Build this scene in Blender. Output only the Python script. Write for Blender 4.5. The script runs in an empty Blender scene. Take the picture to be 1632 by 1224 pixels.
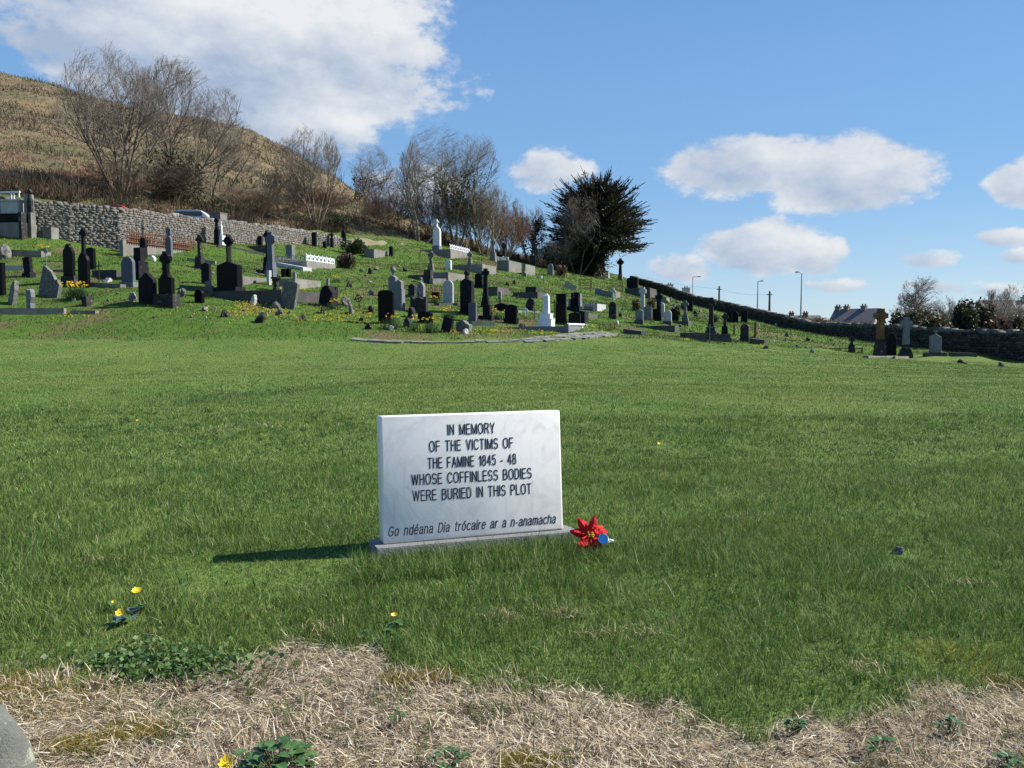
import bpy, bmesh, math, random
import numpy as np
from mathutils import Vector, Matrix
R = math.radians
sc = bpy.context.scene
col = sc.collection

# ------------------------------------------------------------------ camera
F, CX, CY = 1281.0, 816.0, 612.0          # focal length and centre, in pixels of the photograph
CAM_H = 1.35
PITCH = math.atan2(82.0, F)
cam = bpy.data.objects.new('camera', bpy.data.cameras.new('camera'))
col.objects.link(cam)
cam.data.sensor_width = 36.0
cam.data.lens = 36.0 * F / 1632.0
cam.data.clip_start, cam.data.clip_end = 0.05, 6000
cam.location = (0, 0, CAM_H)
cam.rotation_euler = (math.pi / 2 - PITCH, 0, 0)
sc.camera = cam
sc.view_settings.view_transform = 'Standard'
sc.view_settings.look = 'None'
sc.view_settings.exposure = 0.88
sc.view_settings.gamma = 1.0
sc.view_settings.use_curve_mapping = False
sc.cycles.max_bounces = 5
sc.cycles.diffuse_bounces = 2
sc.cycles.glossy_bounces = 2
sc.cycles.transmission_bounces = 3
sc.cycles.transparent_max_bounces = 4
sc.cycles.caustics_reflective = False
sc.cycles.caustics_refractive = False

# ------------------------------------------------------------------ sun and sky
SUN_EL, SUN_AZ = R(40), R(12)              # azimuth measured from +X towards +Y (behind the graves, to the right)
to_sun = Vector((math.cos(SUN_EL) * math.cos(SUN_AZ), math.cos(SUN_EL) * math.sin(SUN_AZ), math.sin(SUN_EL)))
sun = bpy.data.objects.new('sun', bpy.data.lights.new('sun', 'SUN'))
col.objects.link(sun)
sun.data.energy = 5.0
sun.data.angle = R(0.5)
sun.data.color = (1.0, 0.95, 0.87)
sun.rotation_euler = (-to_sun).to_track_quat('-Z', 'Y').to_euler()
sun.location = to_sun * 200

def lin(r, g, b):
    def f(c):
        c /= 255.0
        return c / 12.92 if c <= 0.04045 else ((c + 0.055) / 1.055) ** 2.4
    return (f(r), f(g), f(b))

class NT:
    """small helper to wire node trees"""
    def __init__(s, tree):
        s.t = tree; s.n = tree.nodes; s.l = tree.links
    def new(s, typ, **kw):
        n = s.n.new(typ)
        for k, v in kw.items():
            if k == 'inp':
                for i, x in v.items(): s.set(n.inputs[i], x)
            else: setattr(n, k, v)
        return n
    def set(s, sock, x):
        if isinstance(x, bpy.types.NodeSocket): s.l.new(x, sock)
        else:
            if hasattr(sock.default_value, '__len__') and hasattr(x, '__len__') and len(sock.default_value) == 4 and len(x) == 3:
                x = (*x, 1.0)
            sock.default_value = x
    def math(s, op, a, b=0.0, c=None, clamp=False):
        n = s.n.new('ShaderNodeMath'); n.operation = op; n.use_clamp = clamp
        s.set(n.inputs[0], a); s.set(n.inputs[1], b)
        if c is not None: s.set(n.inputs[2], c)
        return n.outputs[0]
    def mix(s, f, a, b, blend='MIX'):
        n = s.n.new('ShaderNodeMix'); n.data_type = 'RGBA'; n.blend_type = blend
        s.set(n.inputs[0], f); s.set(n.inputs[6], a); s.set(n.inputs[7], b)
        return n.outputs[2]
    def noise(s, vec, scale, detail=4, rough=0.55, out=0, dist=0.0):
        n = s.n.new('ShaderNodeTexNoise')
        if vec is not None: s.l.new(vec, n.inputs['Vector'])
        n.inputs['Scale'].default_value = scale; n.inputs['Detail'].default_value = detail
        n.inputs['Roughness'].default_value = rough; n.inputs['Distortion'].default_value = dist
        return n.outputs[out]
    def step(s, x, lo, hi):
        n = s.n.new('ShaderNodeMapRange'); n.interpolation_type = 'SMOOTHSTEP'
        s.set(n.inputs[0], x); n.inputs[1].default_value = lo; n.inputs[2].default_value = hi
        return n.outputs[0]

def pix_azel(px, py):
    d = np.array(pix_dir(px, py)); d /= np.linalg.norm(d)
    return math.atan2(d[0], d[1]), math.asin(d[2])
def pix_dir(px, py):
    a, b = (px - CX) / F, -(py - CY) / F
    cp, sp = math.cos(PITCH), math.sin(PITCH)
    return (a, cp + b * sp, -sp + b * cp)

world = bpy.data.worlds.new('World'); sc.world = world
world.use_nodes = True
w = NT(world.node_tree); w.n.clear()
sky = w.new('ShaderNodeTexSky', sky_type='NISHITA', sun_disc=False, sun_elevation=SUN_EL,
            sun_rotation=math.pi / 2 - SUN_AZ, altitude=20, air_density=1.0, dust_density=0.0, ozone_density=3.0)
bg_sky = w.new('ShaderNodeBackground', inp={'Strength': 0.08})
hs = w.new('ShaderNodeHueSaturation', inp={'Saturation': 1.12, 'Value': 1.0, 'Color': sky.outputs[0]})

tc = w.new('ShaderNodeTexCoord')
dirv = tc.outputs['Generated']
sep = w.new('ShaderNodeSeparateXYZ'); w.l.new(dirv, sep.inputs[0])
az = w.math('ARCTAN2', sep.outputs[0], sep.outputs[1])
el = w.math('ARCSINE', sep.outputs[2])
mp = w.new('ShaderNodeMapping'); mp.inputs['Scale'].default_value = (1, 1, 1.7); w.l.new(dirv, mp.inputs[0])
grad = w.mix(w.step(el, 0.0, .2), lin(180, 212, 241), lin(138, 187, 238)); grad = w.mix(w.step(el, .12, .75), grad, lin(88, 142, 221))
gsc = w.mix(1.0, grad, (6.2, 6.2, 6.2), 'MULTIPLY')
w.l.new(w.mix(.75, hs.outputs[0], gsc), bg_sky.inputs[0])
nA = w.noise(mp.outputs[0], 9.0, 8, 0.58)
nB = w.noise(mp.outputs[0], 30.0, 8, 0.62)
nC = w.noise(mp.outputs[0], 3.2, 5, 0.5)
warp = w.math('MULTIPLY', w.math('SUBTRACT', nA, 0.5), 2.1)
warp = w.math('ADD', warp, w.math('MULTIPLY', w.math('SUBTRACT', nB, 0.5), 1.7))
# (px, py, half width, half height, weight): the clouds of the day, as directions in the sky
CLOUDS = [(1190, 262, 135, 50, 1.0), (1355, 280, 130, 62, 1.05), (1215, 396, 110, 45, .95), (1305, 405, 55, 40, .7), (1090, 425, 70, 32, .55),
          (880, 268, 78, 46, .62), (1640, 290, 70, 42, .9), (1600, 378, 60, 20, .6), (1480, 412, 70, 22, .45), (1630, 408, 60, 18, .5),
          (1330, 455, 140, 18, .28), (1500, 455, 90, 20, .42), (1590, 462, 70, 16, .4),
          (400, 80, 330, 160, 1.0), (250, 20, 300, 190, .8), (560, 215, 70, 45, .55), (600, 70, 120, 110, .8), (120, 60, 230, 60, .42), (660, 300, 110, 60, .5), (450, 215, 160, 60, .7), (-300, 80, 300, 120, .8), (1950, 330, 180, 60, .9)]
dens = None; shade = None
for (px, py, rx, ry, wt) in CLOUDS:
    a0, e0 = pix_azel(px, py)
    a1, _ = pix_azel(px + rx, py); _, e1 = pix_azel(px, py - ry)
    ia, ie = 1 / abs(a1 - a0), 1 / abs(e1 - e0)
    da = w.math('MULTIPLY', w.math('SUBTRACT', az, a0), ia)
    de = w.math('MULTIPLY', w.math('SUBTRACT', el, e0), ie)
    r2 = w.math('ADD', w.math('MULTIPLY', da, da), w.math('MULTIPLY', de, de))
    dd = w.math('SUBTRACT', wt, w.math('MULTIPLY', r2, 0.85))
    dens = dd if dens is None else w.math('MAXIMUM', dens, dd)
    inside = w.math('MULTIPLY', w.math('SUBTRACT', 1.0, r2, clamp=True), w.math('ADD', w.math('MULTIPLY', de, .75), w.math('MULTIPLY', da, .5)))
    shade = inside if shade is None else w.math('ADD', shade, inside)
dn = w.math('ADD', dens, w.math('MULTIPLY', warp, 0.85))
mask = w.step(dn, -0.08, 0.4)
mask = w.math('MULTIPLY', mask, 0.95)
lit = w.math('ADD', w.math('MULTIPLY', shade, 0.85), w.math('ADD', w.math('ADD', w.math('MULTIPLY', w.math('SUBTRACT', nA, .5), 1.5), w.math('MULTIPLY', w.math('SUBTRACT', nB, .5), .9)), .5), clamp=True)
ccol = w.mix(lit, lin(176, 194, 220), lin(248, 250, 252))
bg_c = w.new('ShaderNodeBackground', inp={'Strength': 0.5, 'Color': ccol})
mixs = w.new('ShaderNodeMixShader')
w.l.new(mask, mixs.inputs[0]); w.l.new(bg_sky.outputs[0], mixs.inputs[1]); w.l.new(bg_c.outputs[0], mixs.inputs[2])
wo = w.new('ShaderNodeOutputWorld'); w.l.new(mixs.outputs[0], wo.inputs[0])

# ------------------------------------------------------------------ terrain: heights known at sighted points, a smooth sheet through them
def ray_pt(px, py, d):
    v = pix_dir(px, py); t = d / v[1]
    return (v[0] * t, d, CAM_H + v[2] * t)
PTS = []
for y in (-30, -8, -2, 1, 2.5, 4.4, 7, 12):                       # the lawn near the camera is a plane rising 3 cm a metre
    for x in (-9, -3, 0, 3, 9):
        if y < 5 or abs(x) > 4 or True: PTS.append((x * (1 + max(y, 0) * .05), y, 0.03 * y))
for p in [(-200, 542, 24), (0, 541, 26), (300, 542, 26.5), (600, 545, 27.5), (900, 541, 29.5), (1100, 549, 31), (1300, 560, 33), (1632, 585, 34), (1900, 600, 34),
          (-200, 500, 29), (0, 503, 29), (300, 500, 30), (600, 512, 31), (800, 514, 32.5), (930, 520, 33.5), (1060, 531, 35), (1200, 548, 36.5), (1380, 566, 38), (1500, 568, 38),
          (0, 470, 33.5), (300, 470, 34), (500, 480, 34.5), (600, 478, 39), (750, 485, 38.5), (900, 490, 42), (1040, 500, 46), (1120, 510, 50), (1180, 515, 53),
          (0, 435, 38.5), (150, 440, 38), (300, 445, 38.5), (450, 450, 41), (600, 452, 47), (750, 455, 50), (860, 462, 56), (960, 470, 62), (1050, 482, 68),
          (0, 405, 43), (150, 412, 43.5), (300, 416, 46), (450, 428, 49), (600, 425, 56), (720, 432, 60), (860, 436, 74), (960, 448, 84), (1030, 462, 90),
          (-150, 385, 45), (40, 380, 46), (194, 402, 48), (330, 393, 53), (420, 397, 57), (500, 397, 62), (570, 402, 65), (640, 400, 69), (730, 405, 74), (800, 416, 80), (880, 424, 88), (960, 437, 97), (1015, 449, 102),
          (1632, 575, 38), (1500, 559, 44), (1400, 547, 50), (1300, 536, 62), (1200, 509, 75), (1100, 485, 88), (1800, 585, 38),
          (-150, 290, 54), (0, 300, 55), (200, 331, 57), (330, 350, 62), (480, 366, 70), (560, 375, 74), (650, 382, 80), (750, 388, 86), (850, 404, 94), (930, 412, 103),
          (0, 240, 85), (200, 262, 85), (350, 278, 92), (500, 315, 100), (620, 345, 105),
          (-200, 150, 125), (0, 170, 128), (200, 205, 135), (350, 230, 140), (470, 272, 145), (580, 318, 145),
          (-200, 85, 170), (0, 110, 172), (140, 150, 178), (250, 178, 182), (380, 206, 188), (440, 230, 190), (520, 275, 185)]:
    PTS.append(ray_pt(*p))
PTS += [ray_pt(0, 132, 215), ray_pt(-200, 105, 215), ray_pt(200, 185, 225), ray_pt(330, 215, 225), ray_pt(440, 255, 222), ray_pt(520, 300, 222), ray_pt(620, 360, 190), ray_pt(750, 410, 150)]
PTS += [(30, 30, -.6), (34, 60, .2), (34, 90, 2.5), (30, 120, 4), (60, 40, -1.5), (60, 120, 2), (10, 125, 7), (-8, 125, 9), (0, 170, 5), (40, 200, 2), (-60, 260, 58), (-150, 250, 90),
        (120, 60, -2), (120, 250, 2), (0, 300, 8), (-40, 30, 2.6), (-60, 0, 1), (60, 0, -.6), (0, -60, -.4), (-90, 60, 22)]
PTS = np.array(PTS)
def _tps(r2): return 0.5 * r2 * np.log(np.maximum(r2, 1e-12))
_S = 30.0
_P = PTS[:, :2] / _S
_n = len(_P)
_A = np.zeros((_n + 3, _n + 3))
_d2 = ((_P[:, None] - _P[None]) ** 2).sum(-1)
_A[:_n, :_n] = _tps(_d2) + np.eye(_n) * 2e-4
_A[:_n, _n] = 1; _A[:_n, _n + 1:] = _P
_A[_n:, :_n] = _A[:_n, _n:].T
_W = np.linalg.solve(_A, np.concatenate([PTS[:, 2], np.zeros(3)]))
_rg = np.random.default_rng(5)
_perm = _rg.random((256, 256))
def vnoise(x, y):
    """smooth value noise 0..1, vectorised"""
    x = np.asarray(x, float); y = np.asarray(y, float)
    xi = np.floor(x).astype(int); yi = np.floor(y).astype(int)
    fx = x - xi; fy = y - yi
    fx = fx * fx * (3 - 2 * fx); fy = fy * fy * (3 - 2 * fy)
    g = lambda i, j: _perm[i & 255, j & 255]
    a = g(xi, yi) * (1 - fx) + g(xi + 1, yi) * fx
    b = g(xi, yi + 1) * (1 - fx) + g(xi + 1, yi + 1) * fx
    return a * (1 - fy) + b * fy
def fbm(x, y, o=4):
    s = 0; a = .5; t = 0
    for k in range(o):
        s = s + a * vnoise(x * 2 ** k + 17.3 * k, y * 2 ** k + 9.1 * k); t += a; a *= .5
    return s / t
def sstep(a, b, x):
    t = np.clip((x - a) / (b - a), 0, 1); return t * t * (3 - 2 * t)
def tps(x, y):
    x = np.atleast_1d(np.asarray(x, float)); y = np.atleast_1d(np.asarray(y, float))
    out = np.empty(x.shape); xf, yf = x.ravel() / _S, y.ravel() / _S; of = np.empty(xf.shape)
    for i in range(0, len(xf), 40000):
        a, b = xf[i:i + 40000], yf[i:i + 40000]
        r2 = (a[:, None] - _P[:, 0]) ** 2 + (b[:, None] - _P[:, 1]) ** 2
        of[i:i + 40000] = _tps(r2) @ _W[:_n] + _W[_n] + a * _W[_n + 1] + b * _W[_n + 2]
    return of.reshape(x.shape)
def hill_mask(x, y):
    """1 on the moor above the graveyard's upper wall"""
    x = np.asarray(x, float); y = np.asarray(y, float)
    return sstep(0, 5, y - np.interp(x, HILL_X, HILL_Y))
_hl = [ray_pt(*p) for p in [(-400, 300, 50), (-150, 385, 51), (40, 380, 52), (194, 402, 53.5), (330, 393, 59), (480, 397, 68), (570, 402, 72), (640, 400, 76), (730, 405, 82), (800, 416, 90), (880, 424, 99), (960, 437, 112)]]
HILL_X = [p[0] for p in _hl] + [14, 30]; HILL_Y = [p[1] for p in _hl] + [130, 130]
_sk = [pix_dir(a, b) for a, b in [(-500, 20), (-300, 46), (-120, 90), (0, 116), (60, 131), (140, 156), (250, 178), (380, 202), (430, 221), (470, 240), (560, 293), (620, 332), (700, 370), (760, 394), (860, 418), (1000, 430), (1200, 440)]]
SKY_X = [v[0] / v[1] for v in _sk]; SKY_Z = [v[2] / v[1] for v in _sk]
_wl = [ray_pt(*p) for p in [(-170, 385, 44.5), (34, 380, 47), (120, 390, 47.6), (194, 402, 48.6), (330, 393, 54), (420, 397, 59), (480, 397, 63), (548, 400, 67)]]
WALL_X = [p[0] for p in _wl]; WALL_Y = [p[1] for p in _wl]
def lush_dark_hollow(x, y):
    ax, ay, bx, by = -8.2, 9.6, -3.6, 17.0
    t = np.clip(((x - ax) * (bx - ax) + (y - ay) * (by - ay)) / ((bx - ax) ** 2 + (by - ay) ** 2), 0, 1)
    d = np.hypot(x - ax - t * (bx - ax), (y - ay - t * (by - ay)))
    return np.exp(-(d / 1.15) ** 2)
def ground_z(x, y):
    x = np.atleast_1d(np.asarray(x, float)); y = np.atleast_1d(np.asarray(y, float))
    z = tps(x, y)
    d = np.hypot(x, y)
    yy = np.maximum(y, 1.0)
    zc = CAM_H + yy * np.interp(x / yy, SKY_X, SKY_Z) - .10 * np.maximum(0, y - 185)
    zc = np.where(y > 60, zc, 1e3) - .5
    z = np.where(y > 60, np.minimum(z, zc) - np.maximum(0, 1.5 - np.abs(z - zc)) ** 2 * .12, z)
    wy = np.interp(x, WALL_X, WALL_Y)                     # the sunken road just behind the upper wall
    z = z - (1.7 + .45 * sstep(-24.6, -23.2, x)) * sstep(1.2, 2.4, y - wy) * sstep(7.5, 5.0, y - wy) * sstep(-44, -38, x) * sstep(-17, -21, x)
    z = z + (fbm(x * .9, y * .9, 3) - .5) * .07 * sstep(2, 8, d)
    gy = sstep(27, 32, y - .12 * np.maximum(x, 0) * 1.5)
    z = z + (fbm(x * .55 + 7, y * .55, 4) - .5) * .34 * gy
    hm = hill_mask(x, y)
    z = z + (fbm(x * .12, y * .12, 4) - .5) * 3.2 * hm * sstep(50, 90, y) + (fbm(x * .8, y * .8, 3) - .5) * .7 * hm
    # the hollow in the lawn on the left
    hx, hy = (x + 5.6) / 3.6, (y - 12.6) / 1.7
    z = z - .10 * np.exp(-(hx * hx + hy * hy)) - .16 * lush_dark_hollow(x, y) + .07 * np.exp(-(((x + 5.0) / 5) ** 2 + ((y - 10.3) / 1.2) ** 2))
    return z
def gz(x, y): return float(ground_z(x, y)[0])
_ys = 2.0 * 1.004 ** np.arange(1180)
def at(px, py, d=None):
    """world point where the sight line through a photo pixel meets the ground (or the ground at depth d below it)"""
    v = pix_dir(px, py)
    if d is not None and py < 590:                # a depth is only a fallback when the sight line does hit the slope near it
        q = at(px, py)
        if q is not None and .7 < q.y / d < 1.3: return q
    if d is not None:
        x = v[0] * d / v[1]
        return Vector((x, d, gz(x, d)))
    t = _ys / v[1]
    x = v[0] * t; zr = CAM_H + v[2] * t
    below = zr < ground_z(x, _ys)
    k = int(np.argmax(below)) if below.any() else 0
    if k == 0:
        return None
    lo, hi = _ys[k - 1], _ys[k]
    for _ in range(12):
        m = (lo + hi) / 2; tt = m / v[1]
        if CAM_H + v[2] * tt < gz(v[0] * tt, m): hi = m
        else: lo = m
    tt = hi / v[1]
    return Vector((v[0] * tt, hi, gz(v[0] * tt, hi)))
def at_many(px, py):
    P = [at(a, b) for a, b in zip(px, py)]
    return P

# ------------------------------------------------------------------ the memorial's place: front left corner, direction and width
def on_z(px, py, z):
    v = pix_dir(px, py); t = (z - CAM_H) / v[2]; return Vector((v[0] * t, v[1] * t, z))
def dep(y, z): return y * math.cos(PITCH) - (z - CAM_H) * math.sin(PITCH)      # distance along the optical axis
zb = .19
pL = on_z(611, 868, zb); ANG = R(18.5); u_ = (math.cos(ANG), math.sin(ANG))
def along(px, z):
    k = (px - CX) / F; return (k * dep(pL.y, z) - pL.x) / (u_[0] - k * u_[1] * math.cos(PITCH))
SW = along(898, zb); SH = .705; ST_ = .14

# ------------------------------------------------------------------ materials
def mat_new(name):
    m = bpy.data.materials.new(name); m.use_nodes = True
    n = NT(m.node_tree); n.n.clear()
    return m, n
def out(n, shader):
    o = n.new('ShaderNodeOutputMaterial'); n.l.new(shader, o.inputs[0])
def bsdf(n, color, rough=.8, spec=.3, normal=None):
    b = n.new('ShaderNodeBsdfPrincipled')
    n.set(b.inputs['Base Color'], color); n.set(b.inputs['Roughness'], rough); n.set(b.inputs['Specular IOR Level'], spec)
    if normal is not None: n.l.new(normal, b.inputs['Normal'])
    return b
def bump(n, h, dist, strength=.6):
    b = n.new('ShaderNodeBump'); b.inputs['Strength'].default_value = strength; b.inputs['Distance'].default_value = dist
    n.l.new(h, b.inputs['Height']); return b.outputs[0]
def stone_mat(name, c1, c2, scale=3.0, rough=.85, lichen=None, lich_amt=.0, spec=.3, bmp=.01):
    """weathered stone: two tones, fine grain and patches of lichen"""
    m, n = mat_new(name)
    t = n.new('ShaderNodeTexCoord'); oi = n.new('ShaderNodeObjectInfo')
    v = n.new('ShaderNodeVectorMath', operation='ADD'); n.l.new(t.outputs['Object'], v.inputs[0]); 
    mul = n.math('MULTIPLY', oi.outputs['Random'], 37.0); n.l.new(mul, v.inputs[1])
    a = n.noise(v.outputs[0], scale, 6, .65); g = n.noise(v.outputs[0], scale * 14, 3, .6)
    f = n.math('ADD', n.math('MULTIPLY', n.step(a, .3, .7), .8), n.math('MULTIPLY', n.math('SUBTRACT', g, .5), .7), clamp=True)
    c = n.mix(f, c1, c2)
    c = n.mix(n.math('MULTIPLY', oi.outputs['Random'], .35), c, tuple(.55 * x for x in c1))
    if lichen:
        l = n.noise(v.outputs[0], scale * 1.7, 7, .7)
        c = n.mix(n.step(l, .62 - lich_amt * .25, .70 - lich_amt * .2), c, lichen)
    out(n, bsdf(n, c, rough, spec, bump(n, g, bmp)).outputs[0])
    return m
def plain_mat(name, c, rough=.6, spec=.4, var=.25, scale=8.0):
    m, n = mat_new(name)
    t = n.new('ShaderNodeTexCoord')
    a = n.noise(t.outputs['Object'], scale, 5, .6)
    col_ = n.mix(n.step(a, .3, .7), c, tuple(x * (1 - var) for x in c))
    out(n, bsdf(n, col_, rough, spec).outputs[0]); return m
def attr_mat(name, rough=.8, spec=.2, trans=0.0, grain=0.0, gscale=4.0):
    """colour from the mesh's own colour attribute; optional light passing through thin leaves"""
    m, n = mat_new(name)
    a = n.new('ShaderNodeAttribute', attribute_name='tint')
    c = a.outputs['Color']
    if grain:
        t = n.new('ShaderNodeTexCoord')
        g = n.noise(t.outputs['Object'], gscale, 6, .65)
        c = n.mix(grain, c, n.mix(n.step(g, .25, .75), (.12, .11, .09), (1, 1, 1)), 'MULTIPLY')
    b = bsdf(n, c, rough, spec)
    if trans:
        tr = n.new('ShaderNodeBsdfTranslucent'); n.l.new(c, tr.inputs[0])
        mx = n.new('ShaderNodeMixShader', inp={0: trans}); n.l.new(b.outputs[0], mx.inputs[1]); n.l.new(tr.outputs[0], mx.inputs[2])
        out(n, mx.outputs[0])
    else: out(n, b.outputs[0])
    return m
M = {}
M['black'] = stone_mat('black_granite', (.003, .003, .004), (.006, .006, .007), 6, .4, spec=.1, bmp=.001)
M['slate'] = stone_mat('dark_slate', (.008, .008, .011), (.02, .0195, .022), 4, .85, (.06, .06, .05), .1, spec=.15)
M['dark'] = stone_mat('dark_weathered_stone', (.016, .0155, .016), (.042, .04, .038), 4, .85, (.16, .16, .12), .2)
M['grey'] = stone_mat('grey_granite', (.13, .135, .15), (.21, .215, .225), 5, .8, (.3, .3, .24), .1)
M['bluegrey'] = stone_mat('blue_grey_stone', (.085, .092, .12), (.13, .14, .165), 5, .75)
M['pale'] = stone_mat('pale_stone', (.36, .37, .37), (.5, .5, .48), 5, .8, (.25, .25, .2), .1)
M['white'] = stone_mat('white_painted_stone', (.62, .64, .66), (.78, .78, .76), 3, .6, (.45, .45, .42), .0)
M['concrete'] = stone_mat('weathered_concrete', (.15, .143, .128), (.26, .25, .225), 1.6, .9, (.14, .13, .1), .25)
M['darkconc'] = stone_mat('dirty_concrete', (.055, .052, .048), (.12, .114, .104), 1.6, .9, (.05, .05, .045), .3)
M['lichen'] = stone_mat('lichened_stone', (.10, .10, .09), (.18, .18, .155), 5, .9, (.32, .33, .26), .25)
M['rock'] = stone_mat('field_stone', (.11, .1, .09), (.24, .225, .2), 5, .95, (.4, .4, .35), .35)
M['orange'] = stone_mat('orange_lichened_stone', (.1, .055, .028), (.2, .105, .045), 4, .9, (.34, .2, .05), .3)
M['rust'] = stone_mat('rusty_iron', (.09, .035, .018), (.17, .075, .04), 9, .85)
M['iron'] = plain_mat('dark_iron', (.02, .02, .022), .6)
M['whiteiron'] = plain_mat('white_painted_iron', (.72, .74, .76), .5)
M['greyiron'] = plain_mat('grey_iron', (.16, .165, .17), .6)
M['galv'] = plain_mat('galvanised_steel', (.27, .29, .32), .5, .5)
M['wood'] = plain_mat('tarred_wood', (.09, .08, .075), .9)
M['bark'] = stone_mat('bark', (.11, .085, .06), (.2, .165, .12), 3, .95)
M['leaf'] = attr_mat('leaves', .55, .3, .3)
M['twig'] = attr_mat('twigs', .9, .1)
M['grass'] = attr_mat('grass_blades', .6, .18, .3)
M['drygrass'] = attr_mat('dry_grass', .75, .15, .2)
M['rubble_pale'] = attr_mat('mortared_rubble', .95, .1, 0, .28, 3.0)
M['rubble'] = attr_mat('rubble_stone', .95, .1, 0, .55, 5.0)

# ------------------------------------------------------------------ mesh helpers
class MB:
    def __init__(s): s.v = []; s.f = []
    def add(s, vs, fs):
        o = len(s.v); s.v += [tuple(v) for v in vs]; s.f += [tuple(i + o for i in f) for f in fs]; return s
    def box(s, x0, x1, y0, y1, z0, z1, taper=0.0, tapery=None):
        ty = taper if tapery is None else tapery
        s.add([(x0, y0, z0), (x1, y0, z0), (x1, y1, z0), (x0, y1, z0),
               (x0 + taper, y0 + ty, z1), (x1 - taper, y0 + ty, z1), (x1 - taper, y1 - ty, z1), (x0 + taper, y1 - ty, z1)],
              [(3, 2, 1, 0), (4, 5, 6, 7), (0, 1, 5, 4), (1, 2, 6, 5), (2, 3, 7, 6), (3, 0, 4, 7)]); return s
    def prism(s, outl, y0, y1, inset=0.0):
        """outline in x,z extruded from y0 (front) to y1, with a small chamfer on the front edge"""
        n = len(outl)
        cx = sum(p[0] for p in outl) / n; cz = sum(p[1] for p in outl) / n
        if inset:
            k = 1 - inset / max(1e-6, max(abs(p[0] - cx) for p in outl))
            fr = [(cx + (x - cx) * k, y0, cz + (z - cz) * k) for x, z in outl]
            md = [(x, y0 + inset, z) for x, z in outl]; bk = [(x, y1, z) for x, z in outl]
            rings = [fr, md, bk]
        else: rings = [[(x, y0, z) for x, z in outl], [(x, y1, z) for x, z in outl]]
        vs = [p for r in rings for p in r]; fs = [tuple(range(n))]
        for k in range(len(rings) - 1):
            for i in range(n):
                j = (i + 1) % n; fs.append((k * n + j, k * n + i, (k + 1) * n + i, (k + 1) * n + j))
        fs.append(tuple(reversed(range((len(rings) - 1) * n, len(rings) * n))))
        s.add(vs, fs); return s
    def tube(s, p0, p1, r0, r1=None, n=6):
        r1 = r0 if r1 is None else r1
        p0, p1 = Vector(p0), Vector(p1); d = (p1 - p0).normalized()
        a = d.orthogonal().normalized(); b = d.cross(a); vs = []
        for p, r in ((p0, r0), (p1, r1)):
            for i in range(n):
                t = 2 * math.pi * i / n; vs.append(p + (a * math.cos(t) + b * math.sin(t)) * r)
        fs = [(i, (i + 1) % n, n + (i + 1) % n, n + i) for i in range(n)] + [tuple(reversed(range(n))), tuple(range(n, 2 * n))]
        s.add(vs, fs); return s
    def lathe(s, prof, n=12, c=(0, 0, 0)):
        vs = []; m = len(prof)
        for r, z in prof:
            for i in range(n):
                t = 2 * math.pi * i / n; vs.append((c[0] + r * math.cos(t), c[1] + r * math.sin(t), c[2] + z))
        fs = [(k * n + i, k * n + (i + 1) % n, (k + 1) * n + (i + 1) % n, (k + 1) * n + i) for k in range(m - 1) for i in range(n)]
        fs += [tuple(reversed(range(n))), tuple(range((m - 1) * n, m * n))]
        s.add(vs, fs); return s
    def ring(s, c, r0, r1, y0, y1, n=20):
        vs = []
        for i in range(n):
            t = 2 * math.pi * i / n; a, b = math.cos(t), math.sin(t)
            for r in (r0, r1):
                for y in (y0, y1): vs.append((c[0] + r * a, y, c[1] + r * b))
        fs = []
        for i in range(n):
            j = (i + 1) % n; q = lambda k, m_: k * 4 + m_
            fs += [(q(i, 0), q(i, 2), q(j, 2), q(j, 0)), (q(i, 1), q(j, 1), q(j, 3), q(i, 3)), (q(i, 2), q(i, 3), q(j, 3), q(j, 2)), (q(i, 0), q(j, 0), q(j, 1), q(i, 1))]
        s.add(vs, fs); return s
    def build(s, name, mat, parent=None, loc=None, rz=0.0, smooth=False, tilt=(0, 0)):
        me = bpy.data.meshes.new(name); me.from_pydata(s.v, [], s.f); me.update()
        o = bpy.data.objects.new(name, me); col.objects.link(o); me.materials.append(mat)
        if smooth: me.polygons.foreach_set('use_smooth', [True] * len(me.polygons))
        if parent: o.parent = parent
        if loc is not None: o.location = loc
        o.rotation_euler = (tilt[0], tilt[1], rz)
        return o
def tag(o, label=None, cat=None, group=None, kind=None):
    if label: o['label'] = label
    if cat: o['category'] = cat
    if group: o['group'] = group
    o['kind'] = kind or 'thing'
    return o
def thing(name, label, cat, loc, rz=0.0, group=None, tilt=(0, 0)):
    o = bpy.data.objects.new(name, None); col.objects.link(o); o.empty_display_size = .2
    o.location = loc; o.rotation_euler = (tilt[0], tilt[1], rz)
    return tag(o, label, cat, group)
def np_mesh(name, verts, faces_flat, per_face, mat, tint=None, parent=None, smooth=False):
    me = bpy.data.meshes.new(name)
    nf = len(faces_flat) // per_face
    me.vertices.add(len(verts)); me.vertices.foreach_set('co', np.asarray(verts, np.float32).ravel())
    me.loops.add(len(faces_flat)); me.loops.foreach_set('vertex_index', np.asarray(faces_flat, np.int32))
    me.polygons.add(nf); me.polygons.foreach_set('loop_start', np.arange(0, nf * per_face, per_face, dtype=np.int32))
    if tint is not None:
        ca = me.color_attributes.new('tint', 'FLOAT_COLOR', 'POINT')
        c4 = np.ones((len(verts), 4), np.float32); c4[:, :3] = tint
        ca.data.foreach_set('color', c4.ravel())
    if smooth: me.polygons.foreach_set('use_smooth', np.ones(nf, bool))
    me.update(calc_edges=True)
    me.materials.append(mat)
    o = bpy.data.objects.new(name, me); col.objects.link(o)
    if parent: o.parent = parent
    return o

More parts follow.
